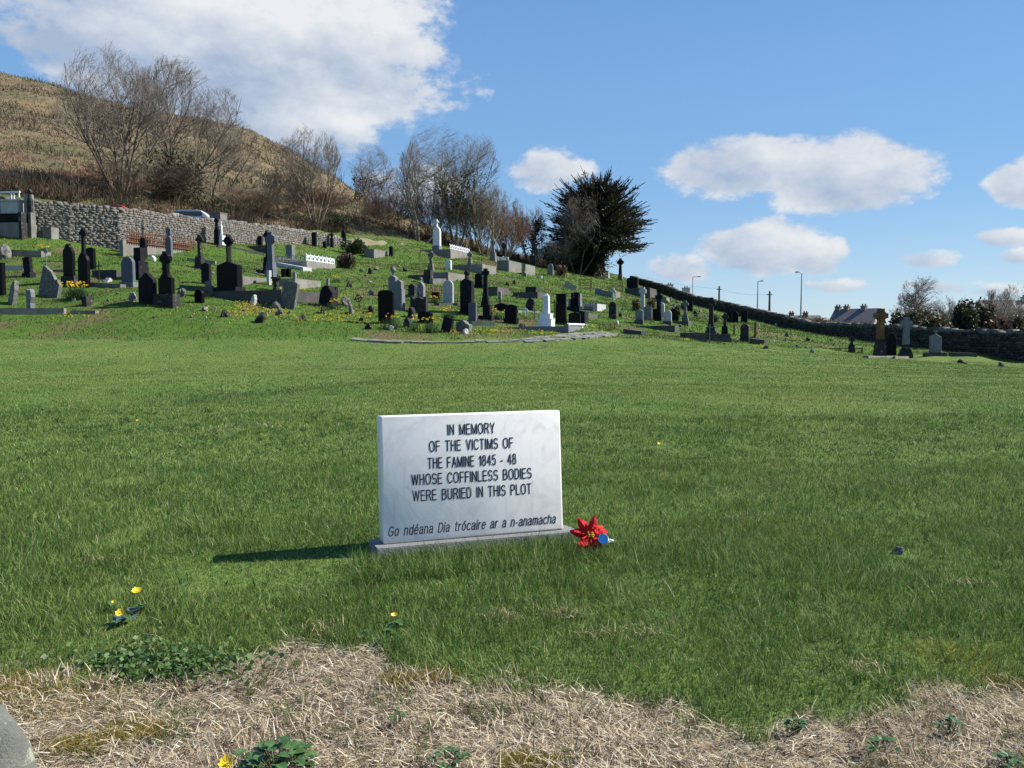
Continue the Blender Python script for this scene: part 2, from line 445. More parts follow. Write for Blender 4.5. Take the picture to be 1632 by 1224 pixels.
# ------------------------------------------------------------------ the ground sheet
_edge = [at(*p) for p in [(-300, 1040), (0, 1052), (100, 1075), (230, 1085), (330, 1066), (400, 1045), (470, 1028), (540, 1022), (590, 1040), (640, 1065), (700, 1082), (780, 1090), (860, 1085), (950, 1095),
                          (1010, 1112), (1080, 1128), (1150, 1145), (1250, 1155), (1330, 1150), (1400, 1112), (1480, 1085), (1560, 1075), (1632, 1070), (1900, 1060)]]
EX = [p.x for p in _edge]; EY = [p.y for p in _edge]
def straw_mask(x, y):
    n = (fbm(x * 9, y * 9, 3) - .5) * .34
    return sstep(.05, -.05, y + n - np.interp(x, EX, EY))
_le = [at(*p) for p in [(-300, 541), (0, 541), (300, 542), (600, 545), (900, 539), (1000, 540), (1100, 545), (1300, 556), (1450, 566), (1632, 578), (1900, 590)]]
LX = [p.x for p in _le]; LY = [p.y for p in _le]
def rough_mask(x, y):
    return sstep(-.3, .5, y + (fbm(x * 1.5, y * 1.5, 2) - .5) * .8 - np.interp(x, LX, LY))
MOSS = [(90, 1108, .2), (30, 1085, .12), (1575, 1050, .2), (1500, 1035, .12), (1620, 1075, .14), (215, 1160, .08), (700, 1075, .05), (845, 1212, .06), (640, 1080, .05), (120, 1185, .07)]
MOSS = [(at(a, b), r) for a, b, r in MOSS]
def moss_mask(x, y):
    m = 0
    for p, r in MOSS:
        m = np.maximum(m, np.exp(-((x - p.x) ** 2 / (2 * (r * 1.3) ** 2) + (y - p.y) ** 2 / (2 * (r * .8) ** 2))))
    return sstep(.3, .75, m + (fbm(x * 25, y * 25, 3) - .5) * .7)
def axis(c, a, step, lo, hi):
    t0, t1 = math.asinh((lo - c) / a), math.asinh((hi - c) / a)
    n = int((t1 - t0) / (step / a)) + 1
    return c + a * np.sinh(np.linspace(t0, t1, n))
gxs = axis(0, 5, .075, -1500, 1500); gys = axis(3.2, 5, .075, -400, 2500)
GX, GY = np.meshgrid(gxs, gys)
gx, gy = GX.ravel(), GY.ravel()
cl = lambda a, lo, hi: np.clip(a, lo, hi)
gz_all = ground_z(cl(gx, -260, 200), cl(gy, -80, 340))
fall = sstep(190, 700, np.hypot(gx, gy - 40))
gz_all = gz_all * (1 - fall) + fall * (-6)
gz_all -= .02 * straw_mask(gx, gy)
nx, ny = len(gxs), len(gys)
ii = np.arange(nx * ny).reshape(ny, nx)
faces = np.stack([ii[:-1, :-1], ii[:-1, 1:], ii[1:, 1:], ii[1:, :-1]], -1).reshape(-1)
m, n = mat_new('ground')
a = n.new('ShaderNodeAttribute', attribute_name='tint')
sp = n.new('ShaderNodeSeparateColor'); n.l.new(a.outputs['Color'], sp.inputs[0])
geo = n.new('ShaderNodeNewGeometry'); P_ = geo.outputs['Position']
n1 = n.noise(P_, .35, 5, .6); n2 = n.noise(P_, 2.2, 5, .65); n3 = n.noise(P_, 14, 4, .7); n4 = n.noise(P_, .11, 4, .55)
lawn = n.mix(n.step(n1, .35, .68), (.08, .142, .028), (.122, .17, .042))
lawn = n.mix(n.step(n2, .45, .8), lawn, (.15, .165, .05))
rough = n.mix(n.step(n2, .35, .65), (.055, .118, .016), (.085, .14, .024))
rough = n.mix(n.step(n1, .52, .66), rough, (.13, .105, .05))
rough = n.mix(n.math('MULTIPLY', n.step(n3, .55, .68), .75), rough, (.07, .055, .03))
straw = n.mix(n.step(n3, .35, .65), (.10, .075, .05), (.3, .25, .17))
moor = n.mix(n.step(n1, .38, .62), (.145, .1, .06), (.165, .135, .08))
moor = n.mix(n.step(n4, .45, .62), moor, (.11, .10, .05))
moor = n.mix(n.step(n2, .6, .75), moor, (.26, .22, .14))
moor = n.mix(n.math('MULTIPLY', n.step(n3, .55, .7), .6), moor, (.07, .05, .035))
c = n.mix(sp.outputs[1], lawn, rough); c = n.mix(sp.outputs[2], c, moor); c = n.mix(sp.outputs[0], c, straw)
out(n, bsdf(n, c, .95, .1, bump(n, n3, .05, .8)).outputs[0])
tint = np.stack([straw_mask(gx, gy), rough_mask(gx, gy), hill_mask(gx, gy)], -1)
ground = np_mesh('ground', np.stack([gx, gy, gz_all], -1), faces, 4, m, tint, smooth=True)
tag(ground, 'rising lawn, rough graveyard slope and brown moor', None, None, 'structure')

# ------------------------------------------------------------------ grass blades
rng = np.random.default_rng(11)
def pick(n, cols, w):
    cols = np.array(cols); return cols[rng.choice(len(cols), n, p=np.array(w) / sum(w))]
def blades(pos, h, wid, az, lean, colr, segs, face=None, tipw=.15, c0=.35):
    """curved tapering blades as strips of quads"""
    N = len(pos)
    d = np.stack([np.cos(az), np.sin(az), 0 * az], -1)
    fa = rng.uniform(0, math.pi, N) if face is None else face
    wd = np.stack([np.cos(fa), np.sin(fa), 0 * fa], -1)
    lv = []
    for k in range(segs + 1):
        t = k / segs
        ang = lean * (c0 + (1 - c0) * t)
        p = pos + d * (h * t * np.sin(ang))[:, None] + np.array([0, 0, 1.0]) * (h * t * np.cos(ang))[:, None]
        ww = wid * (1 - (1 - tipw) * t ** 1.6) * .5
        lv += [p - wd * ww[:, None], p + wd * ww[:, None]]
    V = np.stack(lv, 1)
    nv = 2 * (segs + 1)
    base = (np.arange(N) * nv)[:, None, None]
    q = np.array([[2 * k, 2 * k + 1, 2 * k + 3, 2 * k + 2] for k in range(segs)])[None]
    return V.reshape(-1, 3), (base + q).reshape(-1), np.repeat(colr, nv, 0)
def emit(name, chunks, mat):
    off = 0; Vs, Fs, Cs = [], [], []
    for V, Fc, C in chunks:
        Vs.append(V); Fs.append(Fc + off); Cs.append(C); off += len(V)
    return np_mesh(name, np.concatenate(Vs), np.concatenate(Fs), 4, mat, np.concatenate(Cs))
def mem_uv(x, y):
    dx, dy = x - pL.x, y - pL.y
    return dx * u_[0] + dy * u_[1], -dx * u_[1] + dy * u_[0]
def in_memorial(x, y):
    u, v = mem_uv(x, y); return (u > -.055) & (u < SW + .078) & (v > -.107) & (v < .20)
SMALL = [(at(940, 884), .17), (at(968, 884), .1), (at(220, 983), .07), (at(186, 980), .06), (at(194, 995), .07), (at(631, 1004), .06), (at(1432, 882), .08), (at(68, 655), .12), (at(1051, 712), .1), (at(219, 674), .1)]
G1, G2, G3, G4, ST = (.088, .157, .031), (.134, .205, .045), (.24, .31, .105), (.042, .100, .025), (.50, .44, .26)
chunks = []
for d0, d1, dens_, wid, hm, segs in [(2.15, 3.5, 16500, .0027, .042, 3), (3.5, 5, 13500, .0029, .046, 3), (5, 7, 7200, .0036, .046, 2), (7, 10, 4000, .0052, .036, 2),
                                    (10, 15, 2000, .0075, .03, 1), (15, 22, 950, .0115, .026, 1), (22, 36, 430, .018, .028, 1)]:
    area = .74 * (d1 * d1 - d0 * d0) + 2 * .4 * (d1 - d0)
    N = int(area * dens_)
    y = np.sqrt(rng.uniform(d0 * d0, d1 * d1, N)); x = rng.uniform(-1, 1, N) * (.74 * y + .4)
    y = y + rng.normal(0, .06, N) * (d1 - d0)
    cl1 = fbm(x * 2.6, y * 2.6, 3); cl2 = fbm(x * .6 + 31, y * .6, 3); cl3 = vnoise(x * 7 + 3, y * 7)
    keep = (straw_mask(x, y) < rng.uniform(.0, 1.0, N)) & ~in_memorial(x, y) & (rough_mask(x, y) < .6) & ((moss_mask(x, y) < .5) | (rng.random(N) < .45))
    bare = (vnoise(x * 1.3 + 50, y * 1.3) > .94) & (rng.random(N) < .7); keep &= ~bare
    x, y, cl1, cl2, cl3 = x[keep], y[keep], cl1[keep], cl2[keep], cl3[keep]; N = len(x)
    z = ground_z(x, y)
    lush = sstep(.35, .65, cl1); long_ = np.exp(-((y - 4.0) / 1.3) ** 2)
    h = hm * (.78 + .34 * lush + .22 * long_ * lush) * rng.uniform(.6, 1.35, N)
    h = np.where(rng.random(N) < .03, h * 1.5, h)
    azn = vnoise(x * 1.7 + 9, y * 1.7) * 5 + vnoise(x * 6, y * 6) * 6
    azm = azn + rng.normal(0, 1.5, N); lean = np.abs(rng.normal(.45, .4, N)) + .3 * cl3
    for q, r_ in SMALL: h = np.where((x - q.x) ** 2 + (y - q.y + .04) ** 2 < r_ * r_, h * .45, h)
    mu, mv = mem_uv(x, y); h = h * (1 - .58 * sstep(-1.2, -.95, mu) * sstep(.06, -.02, mu) * sstep(-.34 + .0 * mu, -.2, mv + .12 * cl3) * sstep(.4, .25, mv)); h = np.where((mu > -.2) & (mu < SW + .12) & (mv > -.5) & (mv < -.1), np.maximum(h, rng.uniform(.05, .135, N) * (.7 + .5 * cl3)), h)
    c = pick(N, [G1, G2, G3, G4], [4, 4, 1.6, 2.5])
    yel = .75 * sstep(.45, .68, cl2)[:, None] * np.clip((y - 3.5) / 8, .35, 1)[:, None]
    c = c * (1 - .55 * yel) + np.array((.20, .225, .045)) * .55 * yel
    lh = lush_dark_hollow(x, y); c = c * (1 - .75 * lh[:, None]) + np.array((.04, .10, .03)) * .75 * lh[:, None]; h = h * (1 + .8 * lh)  # longer, greener grass; the dark tint also paints in the hollow's shade
    c = c * rng.uniform(.55, 1.5, N)[:, None]
    st = rng.random(N) < (.035 + .05 * yel[:, 0]); c[st] = np.array(ST) * rng.uniform(.5, 1.1, st.sum())[:, None]
    chunks.append(blades(np.stack([x, y, z - .004], -1), h, wid * rng.uniform(.7, 1.4, N), azm, lean, c, segs))
# small broad leaves in patches
N = 30000; y = np.sqrt(rng.uniform(2.5 ** 2, 9 ** 2, N)); x = rng.uniform(-1, 1, N) * (.72 * y + .2)
keep = (vnoise(x * 2.3 + 40, y * 2.3) > .70) & (straw_mask(x, y) < .3) & ~in_memorial(x, y); x, y = x[keep], y[keep]; N = len(x)
chunks.append(blades(np.stack([x, y, ground_z(x, y) + rng.uniform(.005, .03, N)], -1), rng.uniform(.008, .018, N) * np.maximum(1, y / 6), rng.uniform(.008, .015, N) * np.maximum(1, y / 6), rng.uniform(0, 6.3, N), rng.uniform(.7, 1.5, N), pick(N, [(.05, .12, .03), (.075, .15, .04), (.11, .17, .07)], [3, 3, 1]) * rng.uniform(.8, 1.2, N)[:, None], 1, tipw=.7))
# coarse tufts mixed into the turf
nt = 900; ty = np.sqrt(rng.uniform(2.5 ** 2, 10 ** 2, nt)); tx = rng.uniform(-1, 1, nt) * (.72 * ty + .2); nb = 16
x = np.repeat(tx, nb) + rng.normal(0, .022, nt * nb); y = np.repeat(ty, nb) + rng.normal(0, .022, nt * nb)
keep = (straw_mask(x, y) < .5) & ~in_memorial(x, y)
for q, r_ in SMALL: keep &= (x - q.x) ** 2 + (y - q.y + .04) ** 2 > r_ * r_ * 1.4
tc_ = np.repeat(pick(nt, [(.06, .125, .03), (.11, .19, .04), (.16, .23, .07), (.045, .095, .03)], [3, 3, 2, 3]), nb, 0)
x, y, tc_ = x[keep], y[keep], tc_[keep]; N = len(x)
chunks.append(blades(np.stack([x, y, ground_z(x, y) - .004], -1), rng.uniform(.035, .085, N) * np.where(y > 6, .8, 1), rng.uniform(.003, .006, N) * np.maximum(1, y / 5), rng.uniform(0, 6.3, N), np.abs(rng.normal(.75, .4, N)), tc_ * rng.uniform(.7, 1.3, N)[:, None], 3))
tag(emit('lawn_grass', chunks, M['grass']), 'green lawn grass with longer tufts around the white memorial stone', 'grass', None, 'stuff')
# graveyard grass
chunks = []
for d0, d1, dens_, wid, hm in [(26, 40, 170, .03, .06), (40, 60, 70, .045, .085), (60, 105, 28, .065, .11)]:
    N = int(.74 * (d1 * d1 - d0 * d0) * dens_)
    y = np.sqrt(rng.uniform(d0 * d0, d1 * d1, N)); x = rng.uniform(-.74, .62, N) * y
    keep = (rough_mask(x, y) > .3) & (hill_mask(x, y) < .3); x, y = x[keep], y[keep]; N = len(x)
    nn = fbm(x * .7, y * .7, 3); h = hm * rng.uniform(.4, 1.4, N) * (.5 + nn)
    c = pick(N, [(.062, .118, .020), (.086, .140, .027), (.05, .098, .020), (.13, .13, .05)], [4, 4, 3, 1.2]) * rng.uniform(.85, 1.15, N)[:, None]
    b = (nn > .62) & (rng.random(N) < .6); c[b] = np.array((.13, .11, .05)) * rng.uniform(.6, 1.1, b.sum())[:, None]
    chunks.append(blades(np.stack([x, y, ground_z(x, y) - .01], -1), h, wid * rng.uniform(.7, 1.4, N), rng.uniform(0, 6.3, N), np.abs(rng.normal(.5, .3, N)), c, 1))
tag(emit('rough_grass', chunks, M['grass']), 'rough tussocky green grass between the graves', 'grass', None, 'stuff')
# moor vegetation on the hill
chunks = []
for d0, d1, dens_, wid, hm in [(50, 80, 34, .07, .24), (80, 130, 12, .11, .26), (130, 215, 5, .17, .28)]:
    N = int(.5 * (d1 * d1 - d0 * d0) * dens_)
    y = np.sqrt(rng.uniform(d0 * d0, d1 * d1, N)); x = rng.uniform(-.78, .1, N) * y
    keep = hill_mask(x, y) > .5; x, y = x[keep], y[keep]; N = len(x)
    nn = fbm(x * .16, y * .16, 4); n2_ = fbm(x * .5 + 5, y * .5, 3)
    h = hm * rng.uniform(.35, 1.3, N) * (.4 + 1.2 * n2_)
    c = pick(N, [(.185, .13, .075), (.225, .18, .10), (.145, .105, .065), (.29, .25, .16)], [4, 3, 3, 1.6])
    gr = sstep(.48, .56, nn)[:, None] * (rng.random(N) < .8)[:, None]; c = c * (1 - gr) + gr * pick(N, [(.12, .12, .055), (.185, .16, .09), (.09, .09, .042)], [1, 1, .7])
    pk = ((y < 72) & (x < -30) & (n2_ > .4)); c[pk] = np.array((.27, .17, .11)) * rng.uniform(.7, 1.2, pk.sum())[:, None]; h[pk] *= 1.7
    
    c = c * rng.uniform(.75, 1.25, N)[:, None]
    chunks.append(blades(np.stack([x, y, ground_z(x, y) - .03], -1), h, wid * rng.uniform(.6, 1.5, N), rng.uniform(0, 6.3, N), np.abs(rng.normal(.5, .35, N)), c, 1, tipw=.3))
tag(emit('moor_growth', chunks, M['drygrass']), 'brown bracken, heath and pale grass covering the hillside', 'moor growth', None, 'stuff')
# dead straw in the foreground
N = 112000
y = rng.uniform(1.9, 3.3, N); x = rng.uniform(-2.6, 2.6, N)
keep = (straw_mask(x, y) > rng.uniform(.1, .9, N)) & (abs(x) < .72 * y + .35); x, y = x[keep], y[keep]; N = len(x)
z = ground_z(x, y)
flow = vnoise(x * 2.1 + 4, y * 2.1) * 5 + vnoise(x * 8, y * 8) * 2.5
azm = flow + rng.normal(0, 1.3, N)
lean = np.clip(rng.normal(1.4, .2, N), .4, 1.75)
tuft = vnoise(x * 6 + 20, y * 6); up = (tuft > .68) & (rng.random(N) < .5); lean[up] = rng.uniform(.3, 1.0, up.sum())
h = rng.uniform(.016, .068, N)
c = pick(N, [(.60, .50, .34), (.44, .345, .215), (.76, .68, .52), (.21, .15, .09), (.08, .052, .03)], [4, 3.4, 2.6, 2.4, 2.0]) * rng.uniform(.7, 1.2, N)[:, None]
gm = (vnoise(x * 11 + 70, y * 11) > .78) & (rng.random(N) < .5); c[gm] = np.array((.09, .12, .035)) * rng.uniform(.6, 1.4, gm.sum())[:, None]; lean[gm] = rng.uniform(.3, 1.1, gm.sum())
spots = [(795, 985, .05), (812, 992, .04), (905, 986, .05), (880, 984, .03), (1390, 1072, .05), (1535, 935, .06), (1445, 770, .12), (340, 690, .22), (420, 680, .2), (1030, 1012, .06), (520, 1010, .05), (150, 900, .05), (1180, 830, .08), (960, 1020, .05)]
sx_, sy_ = [], []
for (a_, b_, r_) in spots:
    q = at(a_, b_); k = int(50 + 260 * r_); sx_.append(q.x + rng.normal(0, r_, k)); sy_.append(q.y + rng.normal(0, r_ * .6, k))
sx_, sy_ = np.concatenate(sx_), np.concatenate(sy_); k = len(sx_)
extra = blades(np.stack([sx_, sy_, ground_z(sx_, sy_) + rng.uniform(.0, .03, k)], -1), rng.uniform(.02, .06, k), rng.uniform(.0018, .0045, k) * np.maximum(1, sy_ / 6), rng.uniform(0, 6.3, k), rng.uniform(.7, 1.5, k), pick(k, [(.55, .43, .27), (.4, .3, .17), (.3, .2, .1)], [3, 2, 1]), 2)
ch = [extra, blades(np.stack([x, y, z - .02 + rng.random(N) ** 1.6 * .035], -1), h, np.where(rng.random(N) < .06, rng.uniform(.004, .007, N), rng.uniform(.0013, .0034, N)), azm, lean, c, 2, c0=.82)]
tag(emit('dead_straw', ch, M['drygrass']), 'bleached dead grass matted over the bare foreground', 'dead grass', None, 'stuff')
# yellow-green moss
N = 26000
pp = [(p, r) for p, r in MOSS]; k = rng.integers(0, len(pp), N)
x = np.array([pp[i][0].x for i in k]) + rng.normal(0, 1, N) * np.array([pp[i][1] for i in k]) * 1.3
y = np.array([pp[i][0].y for i in k]) + rng.normal(0, 1, N) * np.array([pp[i][1] for i in k]) * .8
keep = moss_mask(x, y) > rng.random(N); x, y = x[keep], y[keep]; N = len(x)
c = pick(N, [(.3, .24, .035), (.4, .29, .04), (.2, .19, .04)], [3, 2, 2]) * rng.uniform(.6, 1.2, N)[:, None]
tag(emit('moss', [blades(np.stack([x, y, ground_z(x, y) - .005], -1), rng.uniform(.008, .026, N), rng.uniform(.0015, .004, N), rng.uniform(0, 6.3, N), np.abs(rng.normal(.6, .4, N)), c, 1)], M['grass']),
    'yellowish moss patches at the edge of the dead grass', 'moss', None, 'stuff')

# ------------------------------------------------------------------ dry stone walls, stone by stone
rnd = random.Random(3)
def stone_wall(name, label, pts, thick, palette, cope_lit=1.0, cope=(.16, .34), rowh=.12, lenr=(.1, .42), seed=1, mat='rubble', var=(.82, 1.15)):
    """pts: (px, depth, photo row of the wall's top). Stones are boxes of their own shape in one mesh."""
    rn = random.Random(seed)
    P = []
    for px, d, py in pts:
        b = at(px, 600, d); v = pix_dir(px, py); P.append((b.x, d, CAM_H + v[2] * d / v[1]))
    V, Fc, C = [], [], []
    def stone(c, ux, uy, l, t, z0, z1, colr):
        o = len(V); j = lambda k: rn.uniform(-k, k)
        for sz, z in ((0, z0), (1, z1)):
            for sx, sy in ((-1, -1), (1, -1), (1, 1), (-1, 1)):
                a = sx * (l / 2 + j(.012)); b = sy * (t / 2 + j(.007))
                V.append((c[0] + ux[0] * a + uy[0] * b, c[1] + ux[1] * a + uy[1] * b, z + j(.014)))
        for f in ((3, 2, 1, 0), (4, 5, 6, 7), (0, 1, 5, 4), (1, 2, 6, 5), (2, 3, 7, 6), (3, 0, 4, 7)): Fc.extend(i + o for i in f)
        C.extend([colr] * 8)
    for (x0, y0, t0), (x1, y1, t1) in zip(P[:-1], P[1:]):
        L = math.hypot(x1 - x0, y1 - y0); ux = ((x1 - x0) / L, (y1 - y0) / L); uy = (-ux[1], ux[0])
        nst = max(2, int(L / 1.0)); gxx = np.linspace(x0, x1, nst + 1); gyy = np.linspace(y0, y1, nst + 1); gzz = ground_z(gxx, gyy)
        g = lambda s: float(np.interp(s, np.linspace(0, L, nst + 1), gzz))
        def top(s): return t0 + (t1 - t0) * s / L
        row = 0
        zmin = min(gzz) - .3; zmax = max(t0, t1)
        z = zmin
        while z < zmax:
            hh = rowh * rn.uniform(.75, 1.3); s = -rn.uniform(0, .3)
            while s < L:
                l = rn.uniform(*lenr); m_ = min(max(s + l / 2, 0), L)
                if z + hh > g(m_) - .25 and z < top(m_) - .2:
                    k = rn.choice(palette); f = rn.uniform(*var)
                    stone((x0 + ux[0] * m_, y0 + ux[1] * m_), ux, uy, l - .006, thick + rn.uniform(-.016, .016), z, min(z + hh - .004, top(m_) - .08), tuple(q * f for q in k))
                s += l
            z += hh
        s = 0
        while s < L:                                     # upright coping stones
            l = rn.uniform(.12, .4); m_ = s + l / 2
            k = rn.choice(palette); f = rn.uniform(.7, 1.2)
            stone((x0 + ux[0] * m_, y0 + ux[1] * m_), ux, uy, l, thick * .95, top(m_) - .22, top(m_) + rn.uniform(-.08, .1), tuple(q * f * cope_lit for q in k)); s += l
    for (x0, y0, t0), (x1, y1, t1) in zip(P[:-1], P[1:]):       # mortar and hearting behind the faces
        L = math.hypot(x1 - x0, y1 - y0); ux = ((x1 - x0) / L, (y1 - y0) / L); uy = (-ux[1], ux[0]); o = len(V); hw = thick / 2 - .014
        for (x, y, t) in ((x0, y0, t0), (x1, y1, t1)):
            g0 = gz(x, y)
            for sy, z in ((-1, g0 - .5), (1, g0 - .5), (1, t - .24), (-1, t - .24)): V.append((x + uy[0] * hw * sy, y + uy[1] * hw * sy, z))
        for f in ((0, 3, 2, 1), (4, 5, 6, 7), (0, 1, 5, 4), (1, 2, 6, 5), (2, 3, 7, 6), (3, 0, 4, 7)): Fc.extend(i + o for i in f)
        C.extend([tuple(.9 * q for q in palette[0])] * 8)
    me_o = np_mesh(name, np.array(V), Fc, 4, M[mat], np.array(C))
    return tag(me_o, label, 'wall')
stone_wall('stone_wall', 'pale mortared rubble wall running along the top of the graveyard under the hill',
           [(-170, 44.5, 305), (34, 47, 316), (120, 47.6, 325), (194, 48.6, 331), (330, 54, 348), (420, 59, 358), (480, 63, 366), (548, 67, 379)], .5,
           [(.178, .165, .147), (.188, .175, .156), (.17, .158, .141), (.215, .204, .186), (.176, .15, .122), (.155, .147, .132)], seed=4, mat='rubble_pale', var=(.9, 1.08))
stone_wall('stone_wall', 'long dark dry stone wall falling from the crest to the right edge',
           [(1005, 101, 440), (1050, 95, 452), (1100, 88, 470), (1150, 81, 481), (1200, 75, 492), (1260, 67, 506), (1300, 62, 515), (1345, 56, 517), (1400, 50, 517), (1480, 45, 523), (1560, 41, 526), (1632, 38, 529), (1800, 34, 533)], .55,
           [(.06, .055, .048), (.085, .08, .07), (.045, .042, .038), (.11, .105, .095), (.075, .06, .045)], seed=8, cope_lit=2.2)  # coping stones tinted lighter to paint in the wall's sunlit top edge
# grassy bank carrying on from the upper wall
bk = []
for px, d, py in [(545, 67.5, 378), (600, 71, 381), (640, 74, 390), (690, 77, 399)]:
    b = at(px, 600, d); v = pix_dir(px, py); bk.append((b.x, d, CAM_H + v[2] * d / v[1], b.z))
mb = MB()
for k, (x, y, t, g) in enumerate(bk):
    pass
NN = 40; vs = []; fs = []
for i in range(NN + 1):
    s = i / NN; X = np.interp(s, np.linspace(0, 1, 4), [q[0] for q in bk]); Y = np.interp(s, np.linspace(0, 1, 4), [q[1] for q in bk])
    T = np.interp(s, np.linspace(0, 1, 4), [q[2] for q in bk]); g = gz(X, Y)
    T = max(T, g + .1) + (vnoise(X * 1.2, Y * 1.2) - .5) * .25
    for dy, k in ((-1.1, 0), (-.6, .6), (-.1, .97), (.5, 1), (1.2, .6), (1.9, 0)):
        vs.append((X, Y + dy + float(vnoise(X * 2, dy)) * .2, gz(X, Y + dy) - .1 + (T - g) * k))
for i in range(NN):
    for k in range(5):
        a = i * 6 + k; fs.append((a, a + 6, a + 7, a + 1))
mb.add(vs, fs)
M['bank'] = stone_mat('dry_grassy_bank', (.17, .145, .09), (.26, .225, .145), 2.2, .95, (.13, .12, .05), .3, bmp=.04)
tag(mb.build('earth_bank', M['bank'], smooth=True), 'bank of earth and dry grass carrying on from the upper stone wall', 'bank', None, 'structure')

# pale footpath along the foot of the graves
pth = [(560, 541), (600, 545), (660, 546.5), (720, 546.5), (790, 545.5), (850, 543.5), (900, 539.5), (940, 535), (975, 533)]
vs, fs = [], []
pw = [at(a, b) for a, b in pth]
rp = random.Random(6); mbp = MB(); acc = 0.0
S_t = np.linspace(0, len(pw) - 1, 400); PX_ = np.interp(S_t, range(len(pw)), [p.x for p in pw]); PY_ = np.interp(S_t, range(len(pw)), [p.y for p in pw])
arcl = np.concatenate([[0], np.cumsum(np.hypot(np.diff(PX_), np.diff(PY_)))])
q = 0.0
while q < arcl[-1]:
    l = rp.uniform(.25, .75); m_ = q + l / 2; X = float(np.interp(m_, arcl, PX_)); Y = float(np.interp(m_, arcl, PY_)); X2 = float(np.interp(m_ + .1, arcl, PX_)); Y2 = float(np.interp(m_ + .1, arcl, PY_))
    an = math.atan2(Y2 - Y, X2 - X); ca, sa = math.cos(an), math.sin(an)
    wide = .27 + .25 * sstep(.45, .8, m_ / arcl[-1])
    for row in range(1 if wide < .3 else 2):
        wv = wide * rp.uniform(.5, 1.05); off = (row - .5) * wide * 1.2 if wide >= .3 else rp.uniform(-.05, .05)
        if rp.random() < .03: continue
        vs = []
        for zt_ in (-.1, .055 + rp.uniform(-.012, .02)):
            for sx_, sy_ in ((-1, -1), (1, -1), (1, 1), (-1, 1)):
                u, v_ = sx_ * (l / 2 - .012) + rp.uniform(-.04, .04), sy_ * wv / 2 + off + rp.uniform(-.04, .04); xx, yy = X + u * ca - v_ * sa, Y + u * sa + v_ * ca
                vs.append((xx, yy, gz(xx, yy) + zt_))
        mbp.add(vs, [(3, 2, 1, 0), (4, 5, 6, 7), (0, 1, 5, 4), (1, 2, 6, 5), (2, 3, 7, 6), (3, 0, 4, 7)])
    q += l
M['path'] = stone_mat('path_stone', (.15, .148, .135), (.27, .265, .245), 2.4, .95, (.11, .13, .05), .55)
tag(mbp.build('path', M['path']), 'pale stone path edging the lawn below the graves', None, None, 'structure')

# ------------------------------------------------------------------ graves
YAW = R(-21)                                   # the graves look to the left of the camera; their right flanks catch the sun
def net(px): return -YAW + math.atan((CX - px) / F)
def arc(x0, x1, z, rise, n=9):
    """points along an arched top from (x1, z) back to (x0, z)"""
    return [((x0 + x1) / 2 + (x1 - x0) / 2 * math.cos(math.pi * i / n), z + rise * math.sin(math.pi * i / n)) for i in range(n + 1)]
def outline(shape, w, h):
    a = w / 2
    if shape == 'flat': return [(-a, 0), (a, 0), (a, h), (-a, h)]
    if shape == 'round': return [(-a, 0), (a, 0)] + arc(-a, a, h - min(a, h * .45), min(a, h * .45), 14)
    if shape == 'seg': return [(-a, 0), (a, 0)] + arc(-a, a, h - w * .16, w * .16)
    if shape == 'gable': return [(-a, 0), (a, 0), (a, h - w * .32), (0, h), (-a, h - w * .32)]
    if shape == 'lowgable': return [(-a, 0), (a, 0), (a, h - w * .16), (0, h), (-a, h - w * .16)]
    if shape == 'gothic':
        r = min(h * .5, w * .8); n = 6; k = math.acos(.5)
        right = [(-a + w * math.cos(k * i / n), h - r + r * math.sin(k * i / n) / math.sin(k)) for i in range(n + 1)]
        return [(-a, 0), (a, 0)] + right + [(-x, z) for x, z in reversed(right[:-1])]
    if shape == 'ogee':
        r = [(a, .72), (a * .95, .78), (a * .8, .83), (a * .62, .86), (a * .5, .89), (a * .38, .94), (a * .2, .985), (0, 1.0)]
        return [(-a, 0), (a, 0)] + [(x, z * h) for x, z in r] + [(-x, z * h) for x, z in reversed(r[:-1])]
    if shape == 'shoulder':
        r = [(a, .78), (a * .72, .78), (a * .70, .82)]
        t = [(a * .62 * math.cos(math.pi * i / 10), (.84 + .16 * math.sin(math.pi * i / 10)) * h) for i in range(11)]
        return [(-a, 0), (a, 0)] + [(x, z * h) for x, z in r] + t + [(-x, z * h) for x, z in reversed(r)]
    if shape == 'crown':      # square corners standing proud of a hollow top
        return [(-a, 0), (a, 0), (a, h), (a * .72, h), (a * .72, h * .86), (a * .4, h * .86), (a * .25, h * .95), (-a * .25, h * .95), (-a * .4, h * .86), (-a * .72, h * .86), (-a * .72, h), (-a, h)]
    if shape == 'slope':      # broken slab, high on the left
        return [(-a, 0), (a, 0), (a * 1.02, h * .42), (a * .8, h * .5), (a * .72, h * .58), (a * .5, h * .55), (0, h * .8), (-a * .5, h * .92), (-a * .8, h), (-a * .95, h * .97)]
    if shape == 'wave':       # worn top with an S line
        return [(-a, 0), (a, 0), (a, h * .6), (a * .75, h * .7), (a * .5, h * .72), (a * .3, h * .85), (0, h), (-a * .4, h * .96), (-a * .7, h * .8), (-a, h * .72)]
    if shape == 'jag':
        return [(-a, 0), (a, 0), (a * .95, h * .35), (a * .9, h * .62), (a * .55, h * .8), (a * .45, h * .93), (0, h), (-a * .5, h * .9), (-a * .75, h * .68), (-a * .95, h * .3)]
    if shape == 'finger':     # scroll-topped
        return [(-a * .7, 0), (a * .9, 0), (a * .7, h * .3), (a, h * .6), (a * .9, h * .85), (a * .5, h), (0, h * .93), (-a * .3, h), (-a * .8, h * .97), (-a, h * .75), (-a * .75, h * .4)]
